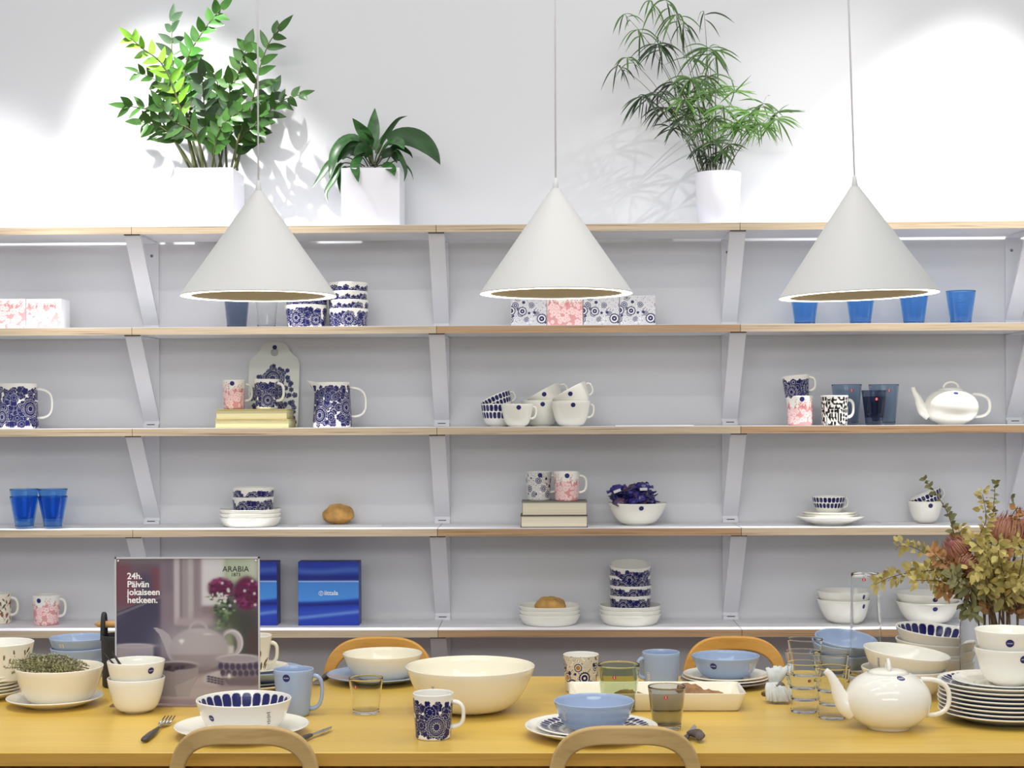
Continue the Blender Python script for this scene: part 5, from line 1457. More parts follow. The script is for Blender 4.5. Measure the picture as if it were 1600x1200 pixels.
# cloth
p = tb(1214, 1096)
t = thing('napkin_bundle', 'pale blue gathered napkin tied with a grey band beside the stacked glasses', 'napkin', p)
t.scale = (1.45, 1.2, 1.05)
mb = MB(); rnd = random.Random(6)
for k in range(26):
    a = rnd.uniform(-0.8, 0.8); b_ = rnd.uniform(-0.5, 0.5)
    x = 0.018 * a; y = 0.02 * b_
    mb.tube([(x * 0.5 - 0.006, y * 0.4, 0.040), (x * 1.1, y - 0.006, 0.026 + rnd.uniform(-0.004, 0.006)), (x * 1.5 + 0.004, y * 1.3 - 0.020, 0.006)], [0.005, 0.0052, 0.0035], 8)
for k in range(16):
    a = rnd.uniform(-0.9, 0.7); mb.tube([(-0.004 + 0.005 * a, 0.0, 0.040), (0.001 + 0.015 * a, 0.008, 0.060), (0.003 + 0.024 * a, 0.012, 0.070 + rnd.uniform(-0.004, 0.008))], [0.005, 0.0065, 0.003], 8)
link('cloth', mb.mesh('cloth', ['cloth']), t)
link('band', MB().tube([(-0.020, 0.002, 0.016), (-0.014, -0.012, 0.022), (-0.004, -0.012, 0.032), (0.008, -0.004, 0.040)], 0.006, 8).mesh('band', ['clothy']), t)

# ---- stacked clear glasses
def glass_stack(px, pyf, wb, wt, rims, label, group, stick_on=None):
    p = base_front(px, pyf, wb); s = S(p); hs = sorted([H_at(p, px, r_) for r_ in rims])
    H0 = hs[0]
    words = ['bottom', 'second from bottom', 'third from bottom', 'topmost']
    for k, h in enumerate(hs):
        q = Vector(p); q.z += h - H0; q.x += (0.0012 if k % 2 else -0.0008) * k
        wd = words[k] if k < len(hs) - 1 else 'topmost'
        tumbler(q, wt / 2 * s, wb / 2 * s, H0, label % wd, 'glassstack', 0.0014, 0.007, group=group, stick=(0.30, 0.25) if k == stick_on else None, srad=0.0036)
glass_stack(1256, 1116, 40, 55, [1054, 1035, 1017, 998], 'clear glass, %s of the taller glass stack beside the napkin', 'stacked clear glasses', 2)
glass_stack(1300, 1126, 41, 55, [1063, 1042, 1021], 'clear glass, %s of the shorter glass stack touching the teapot spout', 'stacked clear glasses')

# ---- teapot
p = base_front(1388, 1143.5, 62); s = S(p); Hh = H_at(p, 1387, 1046)
teapot(p, 66 * s, Hh, 'glossy white teapot on the table at the right, spout pointing left', lidrot=PI / 2 - 0.1, kn=1.0, sp=(-0.002, -0.002), hscale=1.0, near=True, stick=(0.30, 0.915, 0.0085))

# ---- far right: plate stack with bowls
p = base_front(1566, 1137, 130); s = S(p)
for k in range(8):
    q = Vector(p); q.z += 0.0092 * k; q.x += 0.0015 * math.sin(k * 1.7)
    if k < 7: plate(q, 97 * s, 0.021, 'blue-grey white-rimmed dinner plate in the right stack, %s' % (['lowest', 'second from bottom', 'third from bottom', 'fourth from bottom', 'fifth from bottom', 'third from top', 'second from top of the large ones'][k]), pattern='blue', rim=0.58, group='dinner plates in the right stack')
    else: plate(q, 97 * s, 0.021, 'large plate with navy brush marks topping the right plate stack', pattern='tuokio', rim=0.58)
q = Vector(p); q.z += 0.0092 * 7 + 0.010; q.x += 0.004
plate(q, 78 * s, 0.013, 'small white plate between the right plate stack and the two bowls', rim=0.58)
zb = q.z + 0.004
q = Vector((at(1575, 1040, s * F).x, p.y, zb)); Hh = H_at(q, 1575, 1012)
bowl(q, 51 * s, Hh, 24 * s, 'white bowl with navy sticker on the right plate stack, lower one', 2.5, stick=(0.22, 0.80), srad=0.0088, near=True)
q = Vector(q); q.z += H_at(q, 1575, 984) - Hh
bowl(q, 51 * s, Hh, 24 * s, 'white bowl with navy sticker on the right plate stack, upper one', 2.5, stick=(-0.22, 0.74), srad=0.0088, near=True)

# ---- white tilted bowls behind the teapot
p = tb(1412, 1088); s = S(p); Hh = 0.066
bowl(p, 66 * s, Hh, 30 * s, 'wide white bowl directly behind the teapot, lower of two', 2.4, bare=(-0.9, 0.6, 0.010, 0.024, 0.2), t_=0.0035, tilt=(0, 0.02, 0))
q = Vector(p); q.z += H_at(p, 1412, 1018) - Hh
bowl(q, 67 * s, Hh, 30 * s, 'wide white bowl directly behind the teapot, upper tilted one', 2.4, bare=(-0.95, 0.66, 0.010, 0.024, 0.2), t_=0.0035, tilt=(0.04, 0.11, 0))
# ---- brush mark bowls
p = tb(1460, 1062); s = S(p); H0 = 0.062
hs = [H_at(p, 1460, 1036) - H0, H_at(p, 1460, 1018) - H0, H_at(p, 1460, 1001) - H0, H_at(p, 1460, 984) - H0]
for k, h in enumerate(hs):
    q = Vector(p); q.z += max(0, h)
    q.x -= 0.003 * (k == 3)
    bowl(q, 61 * s, H0, 30 * s, ['white bowl at the bottom of the stack of four under the brush mark interior', 'white bowl second from bottom in the stack behind the teapot', 'white bowl third from bottom in the stack behind the teapot, slightly tilted', 'topmost bowl of the stack behind the teapot, navy brush marks inside'][k], 2.3,
         inner='tuokio' if k == 3 else None, near=True, t_=0.0035, tilt=(0.06, 0.09, 0) if k == 3 else ((0.02, 0.04, 0) if k == 2 else None), group='bowl stack behind the teapot')
# ---- light blue bowls
p = tb(1318, 1050); s = S(p); H0 = 0.048
q = Vector(p); q.z += H_at(p, 1316, 1003) - H0
bowl(p, 50 * s, H0, 26 * s, 'light blue bowl behind the glass stacks, bottom of three', 2.2, m_='blueware', t_=0.0035, group='light blue bowls behind the glasses')
bowl(q, 50 * s, H0, 26 * s, 'light blue bowl behind the glass stacks, middle of three', 2.2, m_='blueware', t_=0.0035, tilt=(0.10, 0.06, 0), group='light blue bowls behind the glasses')
q = Vector(q); q.z += 0.010; q.x += 0.004
bowl(q, 50 * s, H0, 26 * s, 'light blue bowl behind the glass stacks, topmost tilted one', 2.2, m_='blueware', t_=0.0035, tilt=(0.16, 0.09, 0), group='light blue bowls behind the glasses')

# ---- tall clear vase
p = base_front(1353, 1066, 48); s = S(p); Hh = H_at(p, 1352, 896)
tumbler(p, 22 * s, 25.5 * s, Hh, 'tall empty narrow clear glass vase behind the teapot', 'glassthin', 0.002, 0.012, stick=(-0.3, 0.955), srad=0.0045, name='glass_vase', cat='vase')

# ---- left end of the table
p = base_front(86, 1110, 90); s = S(p)
plate(p, 73.5 * s, 0.019, 'white plate under the bowl of dried herbs at the left', rim=0.58)
q = Vector(p); q.z += 0.0045; q.x = at(93, 1090, s * F).x; Hh = H_at(q, 93, 1042)
ob, oo = bowl(q, 67.5 * s, Hh, 32 * s, 'white bowl filled with dried herb sprigs at the left', 2.9, m_='cream', t_=0.0035)
rnd = random.Random(8); zc = q.z + Hh
t = thing('herb_bundle', 'bundle of dried grey-green herb sprigs heaped in the white bowl', 'herbs', (q.x, q.y, zc - 0.012))
for k in range(58):
    x1 = rnd.uniform(0.2, 0.062); yy = rnd.uniform(-0.05, 0.045)
    xa = rnd.uniform(0.0, 0.075); L = rnd.uniform(0.07, 0.125); lift = rnd.uniform(0.004, 0.040) * (1 - abs(yy) / 0.07)
    xe = xa - L
    P = [Vector((xa, yy * 0.8, lift * 0.4 + 0.002)), Vector(((xa + xe) / 2, yy, lift + 0.005)), Vector((xe, yy * 1.1, lift * 0.9 + rnd.uniform(0.0, 0.016)))]
    sp = spline(P, 7); o = link('sprig', MB().tube([tuple(v) for v in sp], 0.0007, 5).mesh('sprig', ['herbstem']), t)
    mb = MB()
    for i, v in enumerate(sp[2:]):
        for _ in range(9):
            d = Vector((rnd.uniform(-1, 0.1), rnd.uniform(-1, 1), rnd.uniform(-0.6, 1))).normalized()
            leaf(mb, [v, v + d * rnd.uniform(0.004, 0.008)], rnd.uniform(0.0018, 0.003), 0, (rnd.uniform(-1, 1), -1, rnd.uniform(-1, 1)), 0.2, 0.8, 3)
    link('needles', mb.mesh('needles', ['herb' if k % 4 else 'herbl']), o)
# two white bowls with tongs
p = base_front(213, 1115.5, 36); s = S(p); Hh = H_at(p, 212, 1059)
bowl(p, 44.5 * s, Hh, 18.5 * s, 'small white bowl before the poster, lower of the nested pair', 3.1, bare=(-1.15, 0.74, 0.008, 0.020, 0.1), t_=0.0032, near=True)
q = Vector(p); q.z += H_at(p, 212, 1032.5) - Hh
bowl(q, 44.5 * s, Hh, 18.5 * s, 'small white bowl before the poster, upper one with navy sticker, holding black tongs', 3.1, stick=(0.80, 0.80), srad=0.0075, near=True, t_=0.0032)
t = thing('tongs', 'black tongs leaning out of the small white bowl before the poster', 'tongs', (q.x, q.y, q.z + Hh * 0.8))
for k, yy in enumerate((-0.006, 0.008)):
    b0 = (at(190, 1036, s * F).x - q.x + 0.012, yy + 0.0, -0.022); b1 = (at(165 + 7 * k, 1012, s * F).x - q.x, yy * 2 - 0.002, 0.034)
    link('arm', MB().tube([b0, tuple((Vector(b0) + Vector(b1)) / 2), b1], [0.0045, 0.005, 0.003], 8, flat=0.5).mesh('arm', ['black']), t)
# cup and plate stack at the left edge
p = tb(-22, 1090); s = S(p)
for k in range(6):
    q = Vector(p); q.z += 0.0078 * k
    plate(q, (57 - (k % 2)) * s, 0.017, 'cream plate at the left edge of the table, %s' % ['lowest of the stack', 'second from bottom', 'third from bottom', 'third from top', 'second from top', 'topmost under the leaf bowl'][k], m_='cream', rim=0.6, group='plates at the left edge of the table')
q = Vector(p); q.z += 0.0078 * 5 + 0.005; q.x = at(2, 1060, s * F).x
Hh = H_at(q, 2, 1004)
o = mug_outer(50 * s, 40 * s, Hh)
t = thing('bowl', 'cream bowl with brown leaf print on plates, cut by the left edge', 'bowl', q)
painted('body', o, 0.0035, lambda U, V, ph, r: leafprint(U, V, 2 * PI * 50 * s, Hh * 0.55, Hh * 0.9, 61, n=26), None, 260, 0.0009, parent=t, key=None)
# light blue bowls at the left
p = tb(112, 1052); s = S(p)
for k in range(2):
    q = Vector(p); q.z += 0.008 * k
    plate(q, (58 - 2 * k) * s, 0.018, ['white plate at the bottom under the left light blue bowls', 'white plate directly under the left light blue bowls'][k], rim=0.55)
p.z += 0.014; p.x = at(124, 1040, s * F).x; Hh = H_at(p, 124, 1012)
bowl(p, 44 * s, Hh, 24 * s, 'light blue bowl with paper tag, lower of the left pair', 2.3, m_='blueware', tagp=(-0.32, 0.5, 0.012, 0.022, -0.1), t_=0.0035)
q = Vector(p); q.z += H_at(p, 124, 996) - Hh
bowl(q, 45.5 * s, Hh, 24 * s, 'light blue bowl with paper tag, upper of the left pair', 2.3, m_='blueware', tagp=(-0.36, 0.76, 0.012, 0.011), t_=0.0035)
# iron pot
p = base_front(190, 1076, 56); s = S(p); Hh = H_at(p, 190, 992)
t = thing('iron_pot', 'black iron pot with a wooden bar through its upright handle, behind the poster', 'pot', p)
o = mug_outer(31 * s, 29 * s, Hh)
turned_obj('body', o, 0.004, 'iron', 64, t)
hx = -27 * s; Hr = H_at(p, 165, 958)
for sg in (-1, 1):
    pts = [(sg * 27 * s + sg * 0.012 * math.cos(a), -0.005 * 0, Hh * 0.90 + (Hr - Hh * 0.92) * math.sin(a)) for a in np.linspace(0, PI, 15)]
    pts = [(sg * 27 * s, 0.014 * math.cos(a), Hh * 0.90 + (Hr - Hh * 0.90) * math.sin(a) ** 0.8) for a in np.linspace(0, PI, 17)]
    link('ear', MB().tube(pts, 0.0036, 8, flat=1.6, up=(1, 0, 0)).mesh('ear', ['iron']), t)
zb_ = H_at(p, 160, 975.5)
link('wooden_bar', MB().tube([(-42 * s, 0, zb_), (-37 * s, 0, zb_), (-30 * s, 0, zb_), (0, 0, zb_), (30 * s, 0, zb_), (38 * s, 0, zb_), (42 * s, 0, zb_)], [0.001, 0.0062, 0.0085, 0.0095, 0.0085, 0.0062, 0.001], 14).mesh('wooden_bar', ['woodbar']), t)

# ---- stack behind the poster: cup on bowl on plates
p = tb(398, 1076); s = S(p)
plate(p, 66 * s, 0.016, 'cream plate at the bottom of the stack behind the poster', m_='cream', rim=0.6)
q = Vector(p); q.z += 0.009
plate(q, 62 * s, 0.014, 'dark grey plate in the stack behind the poster', m_='greyware', rim=0.6)
q = Vector(q); q.z += 0.009; q.x = at(409, 1060, s * F).x
bowl(q, 64 * s, 0.030, 30 * s, 'light blue shallow bowl in the stack behind the poster', 1.8, m_='blueware', t_=0.0035)
q = Vector(q); q.z += 0.022; q.x = at(392, 1045, s * F).x
plate(q, 58 * s, 0.014, 'cream saucer under the leaf print cup behind the poster', m_='cream', rim=0.5)
q = Vector(q); q.z += 0.004; q.x = at(397, 1040, s * F).x; Hh = H_at(q, 397, 993)
o = mug_outer(28 * s, 21 * s, Hh)
mug(q, 28 * s, 21 * s, Hh, 'cream cup with brown leaf print peeking out behind the poster', PI / 2, 'leaf', seed=62, hout=0.020, hz=(0.80, 0.22), hm='cream')
cutlery_fork((516, 1055), (489, 1075), 'steel fork with dark handle lying behind the light blue mug')
# ================================================================== poster display
pb = atZ(293, 1103, TZ); s = S(pb)
W = (407 - 180) * s; X0 = at(180, 1100, s * F).x; X1 = at(407, 1100, s * F).x; cxp = (X0 + X1) / 2
loc = Vector((cxp, pb.y, TZ + 0.0003)); W = X1 - X0; Hp = hgt(loc, 293, 870.5)
t = thing('poster_display', 'acrylic stand with a poster of a teapot, cups and dark red flowers', 'poster', loc)
t.rotation_euler = (0, 0, 0)
nx, ny = 300, 308
X, Yz = np.meshgrid(np.linspace(0, 1, nx), np.linspace(0, 1, ny))
# painted in the enlarged picture's coordinates
PX = 88 + X.ravel() * (1102 - 88); PYv = 1120 - Yz.ravel() * (1120 - 90)
C = np.tile(linA((112, 102, 116)), (len(PX), 1))
def bl(a, col): 
    global C
    C = C * (1 - a[:, None]) + linA(col) * a[:, None]
def sg(x, w_): return 1 / (1 + np.exp(-np.clip(x / w_, -40, 40)))
def rc(x0, x1, y0, y1, w_=6): return sg(PX - x0, w_) * sg(x1 - PX, w_) * sg(PYv - y0, w_) * sg(y1 - PYv, w_)
def el(cx, cy, rx, ry, w_=3):
    d = np.hypot((PX - cx) / rx, (PYv - cy) / ry); return sg((1 - d) * min(rx, ry), w_)
def poly(P, w_=0):
    ins = np.zeros(len(PX), bool); n = len(P)
    for i in range(n):
        x0, y0 = P[i]; x1, y1 = P[(i + 1) % n]
        if y0 == y1: continue
        c_ = ((y0 > PYv) != (y1 > PYv)) & (PX < (x1 - x0) * (PYv - y0) / (y1 - y0) + x0); ins ^= c_
    return ins.astype(float)
bl(rc(60, 290, 60, 430, 14), (128, 80, 98)); bl(rc(190, 300, 60, 200, 12), (112, 100, 112)); bl(rc(330, 410, 150, 420, 14), (132, 72, 92)); bl(rc(250, 345, 190, 420, 14), (84, 78, 104))
bl(rc(60, 420, 60, 120, 10) * 0.5, (150, 150, 160))
bl(poly([(60, 500), (88, 470), (410, 350), (410, 800), (60, 800)]) * 0.9, (68, 66, 98))
bl(rc(80, 130, 460, 520, 14) * 0.4, (120, 118, 135))
bl(poly([(88, 480), (540, 300), (540, 318), (88, 500)]) * 0.45, (150, 146, 156))
bl(rc(405, 520, 60, 800, 8), (146, 132, 148)); bl(rc(415, 500, 60, 330, 12) * 0.6, (120, 110, 124))
bl(rc(500, 545, 60, 560, 4), (206, 198, 204)); bl(rc(545, 600, 60, 560, 6), (170, 160, 168)); bl(rc(596, 650, 60, 560, 5), (196, 190, 194)); bl(rc(640, 705, 60, 560, 5), (158, 144, 154))
bl(rc(540, 560, 60, 560, 3) * 0.5, (130, 120, 128))
bl(rc(697, 870, 60, 440, 6), (232, 230, 236)); bl(rc(690, 880, 425, 470, 6), (150, 134, 142)); bl(rc(640, 800, 470, 530, 8), (166, 148, 156)); bl(rc(520, 820, 515, 570, 6), (190, 176, 180))
bl(rc(860, 1100, 60, 260, 12), (196, 210, 182)); bl(rc(1040, 1110, 60, 220, 16) * 0.6, (226, 226, 220))
bl(rc(830, 1110, 440, 820, 26), (66, 70, 64)); bl(el(870, 560, 90, 140, 14) * 0.9, (72, 84, 66)); bl(rc(1030, 1110, 590, 780, 10) * 0.8, (88, 62, 62))
bl(rc(400, 860, 560, 800, 30) * 0.55, (142, 132, 144))
rnd = random.Random(3)
for k in range(60):
    x, y = rnd.gauss(850, 38), rnd.gauss(420, 55); bl(el(x, y, rnd.uniform(8, 20), rnd.uniform(5, 12), 2), rnd.choice(((58, 84, 58), (84, 116, 76), (42, 58, 46), (120, 150, 110))))
for cx_, cy_, rx, ry in ((832, 300, 92, 74), (1020, 336, 92, 122)):
    bl(el(cx_, cy_, rx, ry, 5), (104, 26, 76))
    for k in range(60):
        a = rnd.uniform(0, 2 * PI); r_ = rnd.random() ** 0.5; x, y = cx_ + rx * r_ * math.cos(a), cy_ + ry * r_ * math.sin(a)
        bl(el(x, y, rnd.uniform(5, 12), rnd.uniform(4, 9), 2) * 0.8, rnd.choice(((84, 18, 58), (130, 34, 94), (150, 60, 120), (72, 14, 48)) if y > cy_ - ry * 0.4 else ((196, 84, 160), (168, 56, 128), (130, 34, 94))))
for k in range(42):
    x, y = rnd.gauss(838, 30), rnd.gauss(365, 26); bl(el(x, y, rnd.uniform(4, 10), rnd.uniform(4, 10), 1.5), (228, 228, 226))
for (x, y) in ((1005, 320), (845, 265), (888, 310), (1075, 340), (1080, 420), (1060, 250), (900, 425), (935, 395)): bl(el(x, y, 9, 9, 2), (226, 214, 220))
for k in range(26):
    x, y = rnd.gauss(850, 22), rnd.gauss(540, 34); bl(el(x, y, rnd.uniform(6, 16), rnd.uniform(5, 12), 3) * 0.9, rnd.choice(((84, 116, 76), (150, 180, 130), (60, 80, 58))))
# table
bl(sg(PYv - (905 + 0 * PX), 12), (196, 184, 188)); bl(rc(400, 1110, 850, 930, 18) * 0.6, (140, 128, 136)); bl(sg(PYv - 1090, 3) * 0.6, (168, 140, 146))
bl(el(890, 700, 30, 80, 6) * 0.7, (150, 170, 110)); bl(rc(862, 925, 712, 770, 4), (222, 220, 220))
# teapot
bl(el(905, 690, 82, 96, 3) * (1 - el(893, 700, 58, 76, 3)) * sg(PX - 850, 6) , (196, 188, 194))
bl(el(918, 690, 74, 92, 2) * (1 - el(912, 694, 68, 84, 2)) * sg(PX - 850, 6) , (236, 232, 236))
bl(poly([(350, 582), (372, 580), (420, 598), (462, 630), (482, 668), (500, 720), (500, 820), (470, 812), (448, 770), (424, 700), (392, 628)]), (188, 180, 188))
bl(el(672, 600, 72, 70, 2) * (1 - el(672, 606, 54, 54, 2)) * sg(600 - PYv, 4), (190, 182, 188))
bl(el(676, 736, 212, 152, 3), (178, 170, 176)); bl(el(660, 690, 190, 110, 30) * 0.75, (202, 196, 202)); bl(sg(PYv - 775, 4) * el(676, 736, 212, 152, 3) * 0.5, (146, 136, 142)); bl(el(672, 606, 80, 16, 3), (200, 194, 200))
bl(el(552, 676, 16, 12, 3), (250, 250, 250)); bl(el(740, 628, 22, 5, 3) * 0.8, (248, 248, 248)); bl(rc(545, 560, 670, 700, 3) * 0.7, (245, 245, 250))
bl(el(640, 880, 160, 26, 12) * 0.6, (120, 106, 114))
# bowls
bl(rc(60, 350, 708, 800, 3), (176, 168, 176)); bl(el(215, 710, 134, 16, 2), (208, 202, 208)); bl(el(215, 712, 124, 11, 2) * 0.8, (168, 160, 168))
bl(poly([(300, 850), (676, 850), (668, 930), (628, 1010), (606, 1074), (500, 1074), (380, 1070), (300, 1000)]), (166, 156, 162))
bl(el(520, 850, 158, 34, 2), (196, 188, 194)); bl(el(520, 856, 146, 27, 2), (98, 88, 100))
for k in range(14): bl(el(rnd.uniform(430, 600), rnd.uniform(858, 884), 16, 11, 2), rnd.choice(((48, 38, 56), (66, 52, 70), (92, 74, 92))))
bl(poly([(500, 1000), (660, 930), (628, 1010), (606, 1074), (520, 1074)]) * 0.5, (196, 188, 190))
bl(el(900, 950, 196, 66, 3), (206, 198, 204)); bl(el(910, 1000, 190, 20, 8) * 0.5, (150, 136, 144))
for k in range(5):
    for j in range(3): bl(el(745 + 24 * k, 930 + 17 * j + 5 * k, 13, 7, 1.5), (66, 58, 90))
for k in range(3): bl(el(1060 + 16 * k, 950 + 6 * k, 10, 12, 1.5), (66, 58, 90))
bl(poly([(806, 800), (1110, 800), (1110, 990), (1040, 998), (890, 994), (836, 930)]), (150, 138, 148)); bl(rc(820, 1110, 930, 1000, 10) * 0.8, (112, 96, 108))
bl(el(960, 802, 156, 32, 2), (214, 208, 214)); bl(el(960, 806, 146, 26, 2), (176, 168, 176))
for k in range(7): bl(el(832 + 42 * k, 856 + 6 * math.sin(k / 6 * PI), 19, 25, 2), (74, 66, 100)); bl(el(846 + 42 * k, 902 + 5 * math.sin(k / 6 * PI), 18, 22, 2), (82, 70, 100))
bl(el(892, 926, 10, 14, 3), (250, 246, 250)); bl(el(880, 934, 30, 4, 2) * 0.7, (230, 226, 230))
i = np.arange(ny - 1)[:, None] * nx; j = np.arange(nx - 1)[None]
f = np.stack([i + j, i + j + 1, i + nx + j + 1, i + nx + j], -1).reshape(-1, 4)
zb0 = 0.006; mg = 0.0035
VX = (X.ravel() - 0.5) * (W - 2 * mg); VZ = zb0 + Yz.ravel() * (Hp - zb0 - mg)
mb = MB(); mb.add(np.stack([VX, np.full_like(VX, 0.0), VZ], 1), f.tolist())
pr = link('print', mb.mesh('print', ['print'], False, colors=C * 0.72), t)
link('backing', MB().box(-W / 2 + mg, W / 2 - mg, 0.0006, 0.0016, zb0, Hp - mg).mesh('backing', ['paper'], False), t)
fr = MB()
for (x0, x1, z0, z1) in ((-W / 2, -W / 2 + mg, 0.003, Hp), (W / 2 - mg, W / 2, 0.003, Hp), (-W / 2, W / 2, Hp - mg, Hp)): fr.box(x0, x1, -0.003, 0.003, z0, z1)
link('acrylic_edge', fr.mesh('acrylic_edge', [mat('acrylic_edge', (196, 196, 202), 0.2, spec=0.8)], False), t)
link('foot', MB().box(-W / 2 - 0.010, W / 2 - 0.02, -0.016, 0.05, 0, 0.003).mesh('foot', [mat('acrylic_foot', (150, 124, 112), 0.2)], False), t)
for sx in (-1, 1):
    for zz in (Hp - 0.008,):
        link('stud', MB().tube([(sx * (W / 2 - 0.008), -0.0035, zz), (sx * (W / 2 - 0.008), -0.001, zz)], 0.0022, 10).mesh('stud', ['whitepr']), t)
def ptext(name, txt, x, y, size, bold, m_, align='LEFT', par=None):
    V, Fc = text_geo(txt, size, bold, align)
    vx = ((x - 88) / (1102 - 88) - 0.5) * (W - 2 * mg); vz = zb0 + (1120 - y) / (1120 - 90) * (Hp - zb0 - mg)
    mb = MB(); mb.add(np.stack([V[:, 0] + vx, np.full(len(V), -0.0006), V[:, 1] + vz], 1), Fc)
    return mb
hm = MB()
for k, (txt, y) in enumerate((('24h.', 234), ('Päivän', 292), ('jokaiseen', 348), ('hetkeen.', 404))):
    g = ptext('', txt, 164, y, 0.0205, 0.0005, 'whitepr'); hm.add(g.v[0], g.f)
link('headline_text', hm.mesh('headline_text', ['whitepr'], False), pr)
bm = MB()
g = ptext('', 'ARABIA', 942, 183, 0.0180, 0.0, 'blackpr', 'CENTER'); g.v[0][:, 0] = (g.v[0][:, 0] - g.v[0][:, 0].mean()) * 1.0 + g.v[0][:, 0].mean(); bm.add(g.v[0], g.f)
g = ptext('', '1873', 942, 216, 0.0112, 0.0, 'blackpr', 'CENTER'); bm.add(g.v[0], g.f)
link('brand_text', bm.mesh('brand_text', ['blackpr'], False), pr)

# ================================================================== bouquet vase and dried bouquet
vb = tb(1564, 1082); s = S(vb); Hv = H_at(vb, 1564, 912); RV = 62 * s
t = thing('glass_vase', 'wide clear cylinder vase holding the dried bouquet at the right edge', 'vase', vb)
prof = [(0.0002, 0.0006), (RV * 0.97, 0.0006), (RV, 0.003), (RV, Hv - 0.001), (RV - 0.0012, Hv), (RV - 0.0025, Hv - 0.001), (RV - 0.0025, 0.012), (0.0002, 0.011)]
link('body', MB().lathe(prof, 96).mesh('body', ['glassthin'], True, sharp=50), t)
def Z8(x, y): return (1340 + x / 2.79, 740 + y / 2.79)
DV = s * F
rnd = random.Random(31)
branches = [  # path in enlarged pixels, depth shift at tip, leaf set, leaf px
    ([(600, 800), (560, 560), (450, 360), (400, 190), (350, 100), (290, 20)], 0.03, 'eug', 11, 0.45),
    ([(600, 800), (540, 560), (430, 420), (250, 430), (150, 450), (75, 485)], -0.04, 'eu', 13, 0.40),
    ([(590, 800), (520, 540), (420, 400), (320, 360), (240, 320), (180, 315)], 0.05, 'eu', 13, 0.40),
    ([(620, 800), (600, 540), (570, 300), (590, 180), (600, 40)], 0.06, 'eug', 11, 0.5),
    ([(630, 800), (620, 500), (640, 300), (680, 170), (720, 150)], -0.02, 'eub', 12, 0.5),
    ([(610, 800), (580, 500), (530, 300), (560, 200), (545, 90)], -0.05, 'eu', 12, 0.5),
    ([(590, 800), (500, 560), (380, 470), (300, 465), (250, 465)], -0.08, 'eu', 13, 0.40),
    ([(600, 800), (560, 600), (430, 500), (380, 480), (375, 520)], -0.06, 'eub', 14, 0.45),
    ([(610, 800), (560, 600), (520, 480), (480, 380), (440, 240)], 0.00, 'eu', 14, 0.40),
    ([(620, 800), (600, 600), (600, 450), (560, 350), (490, 280)], -0.09, 'eu', 14, 0.35),
    ([(630, 800), (640, 600), (650, 480), (620, 380), (610, 300)], -0.10, 'eu', 14, 0.35),
    ([(640, 800), (660, 600), (700, 450), (720, 350), (700, 300)], -0.09, 'eu', 14, 0.35),
    ([(640, 800), (680, 600), (740, 450), (800, 380), (850, 330)], -0.05, 'eub', 14, 0.4),
    ([(600, 800), (540, 620), (470, 540), (480, 600), (500, 600)], -0.05, 'eug', 15, 0.5),
    ([(640, 800), (700, 620), (760, 520), (790, 480), (830, 470)], -0.02, 'eub', 14, 0.4),
    ([(610, 800), (570, 580), (470, 430), (370, 380), (330, 340)], -0.07, 'eub', 14, 0.4),
    ([(615, 800), (600, 600), (570, 500), (540, 430), (500, 420)], -0.10, 'eu', 15, 0.35),
    ([(625, 800), (620, 600), (640, 540), (690, 500), (720, 470)], -0.10, 'eu', 15, 0.35),
    ([(605, 800), (540, 580), (500, 500), (440, 470), (420, 430)], -0.10, 'eug', 15, 0.35),
    ([(625, 800), (630, 500), (700, 260), (690, 160), (670, 100)], 0.02, 'eug', 10, 0.5),
]
base = Vector((vb.x, vb.y, vb.z + 0.014))
def b3(q, dd): return at(*Z8(*q), DV + dd)
descr = ['tallest thin sprig rising left of the cup and bowl', 'long olive leafy branch reaching furthest left', 'olive leafy branch second furthest left, above the longest', 'thin upright sprig at the top centre of the bouquet', 'brown leafy branch rising at the right edge', 'olive sprig rising upright beside the large protea', 'olive leafy branch hanging low on the left side', 'brown leafy twig drooping below the left protea', 'olive branch rising behind the left protea', 'olive branch in the heart of the bouquet, leaning left', 'olive branch in the heart of the bouquet, upright', 'olive branch in the heart of the bouquet, leaning right', 'brown branch leaving the frame at the right', 'grey-green branch curling down over the vase rim', 'brown branch low at the right edge of the frame', 'brown leafy branch in front of the left protea', 'olive branch low in the middle, in front', 'olive branch low at right, in front', 'grey-green branch low at left, in front', 'thin grey sprig behind the large protea']
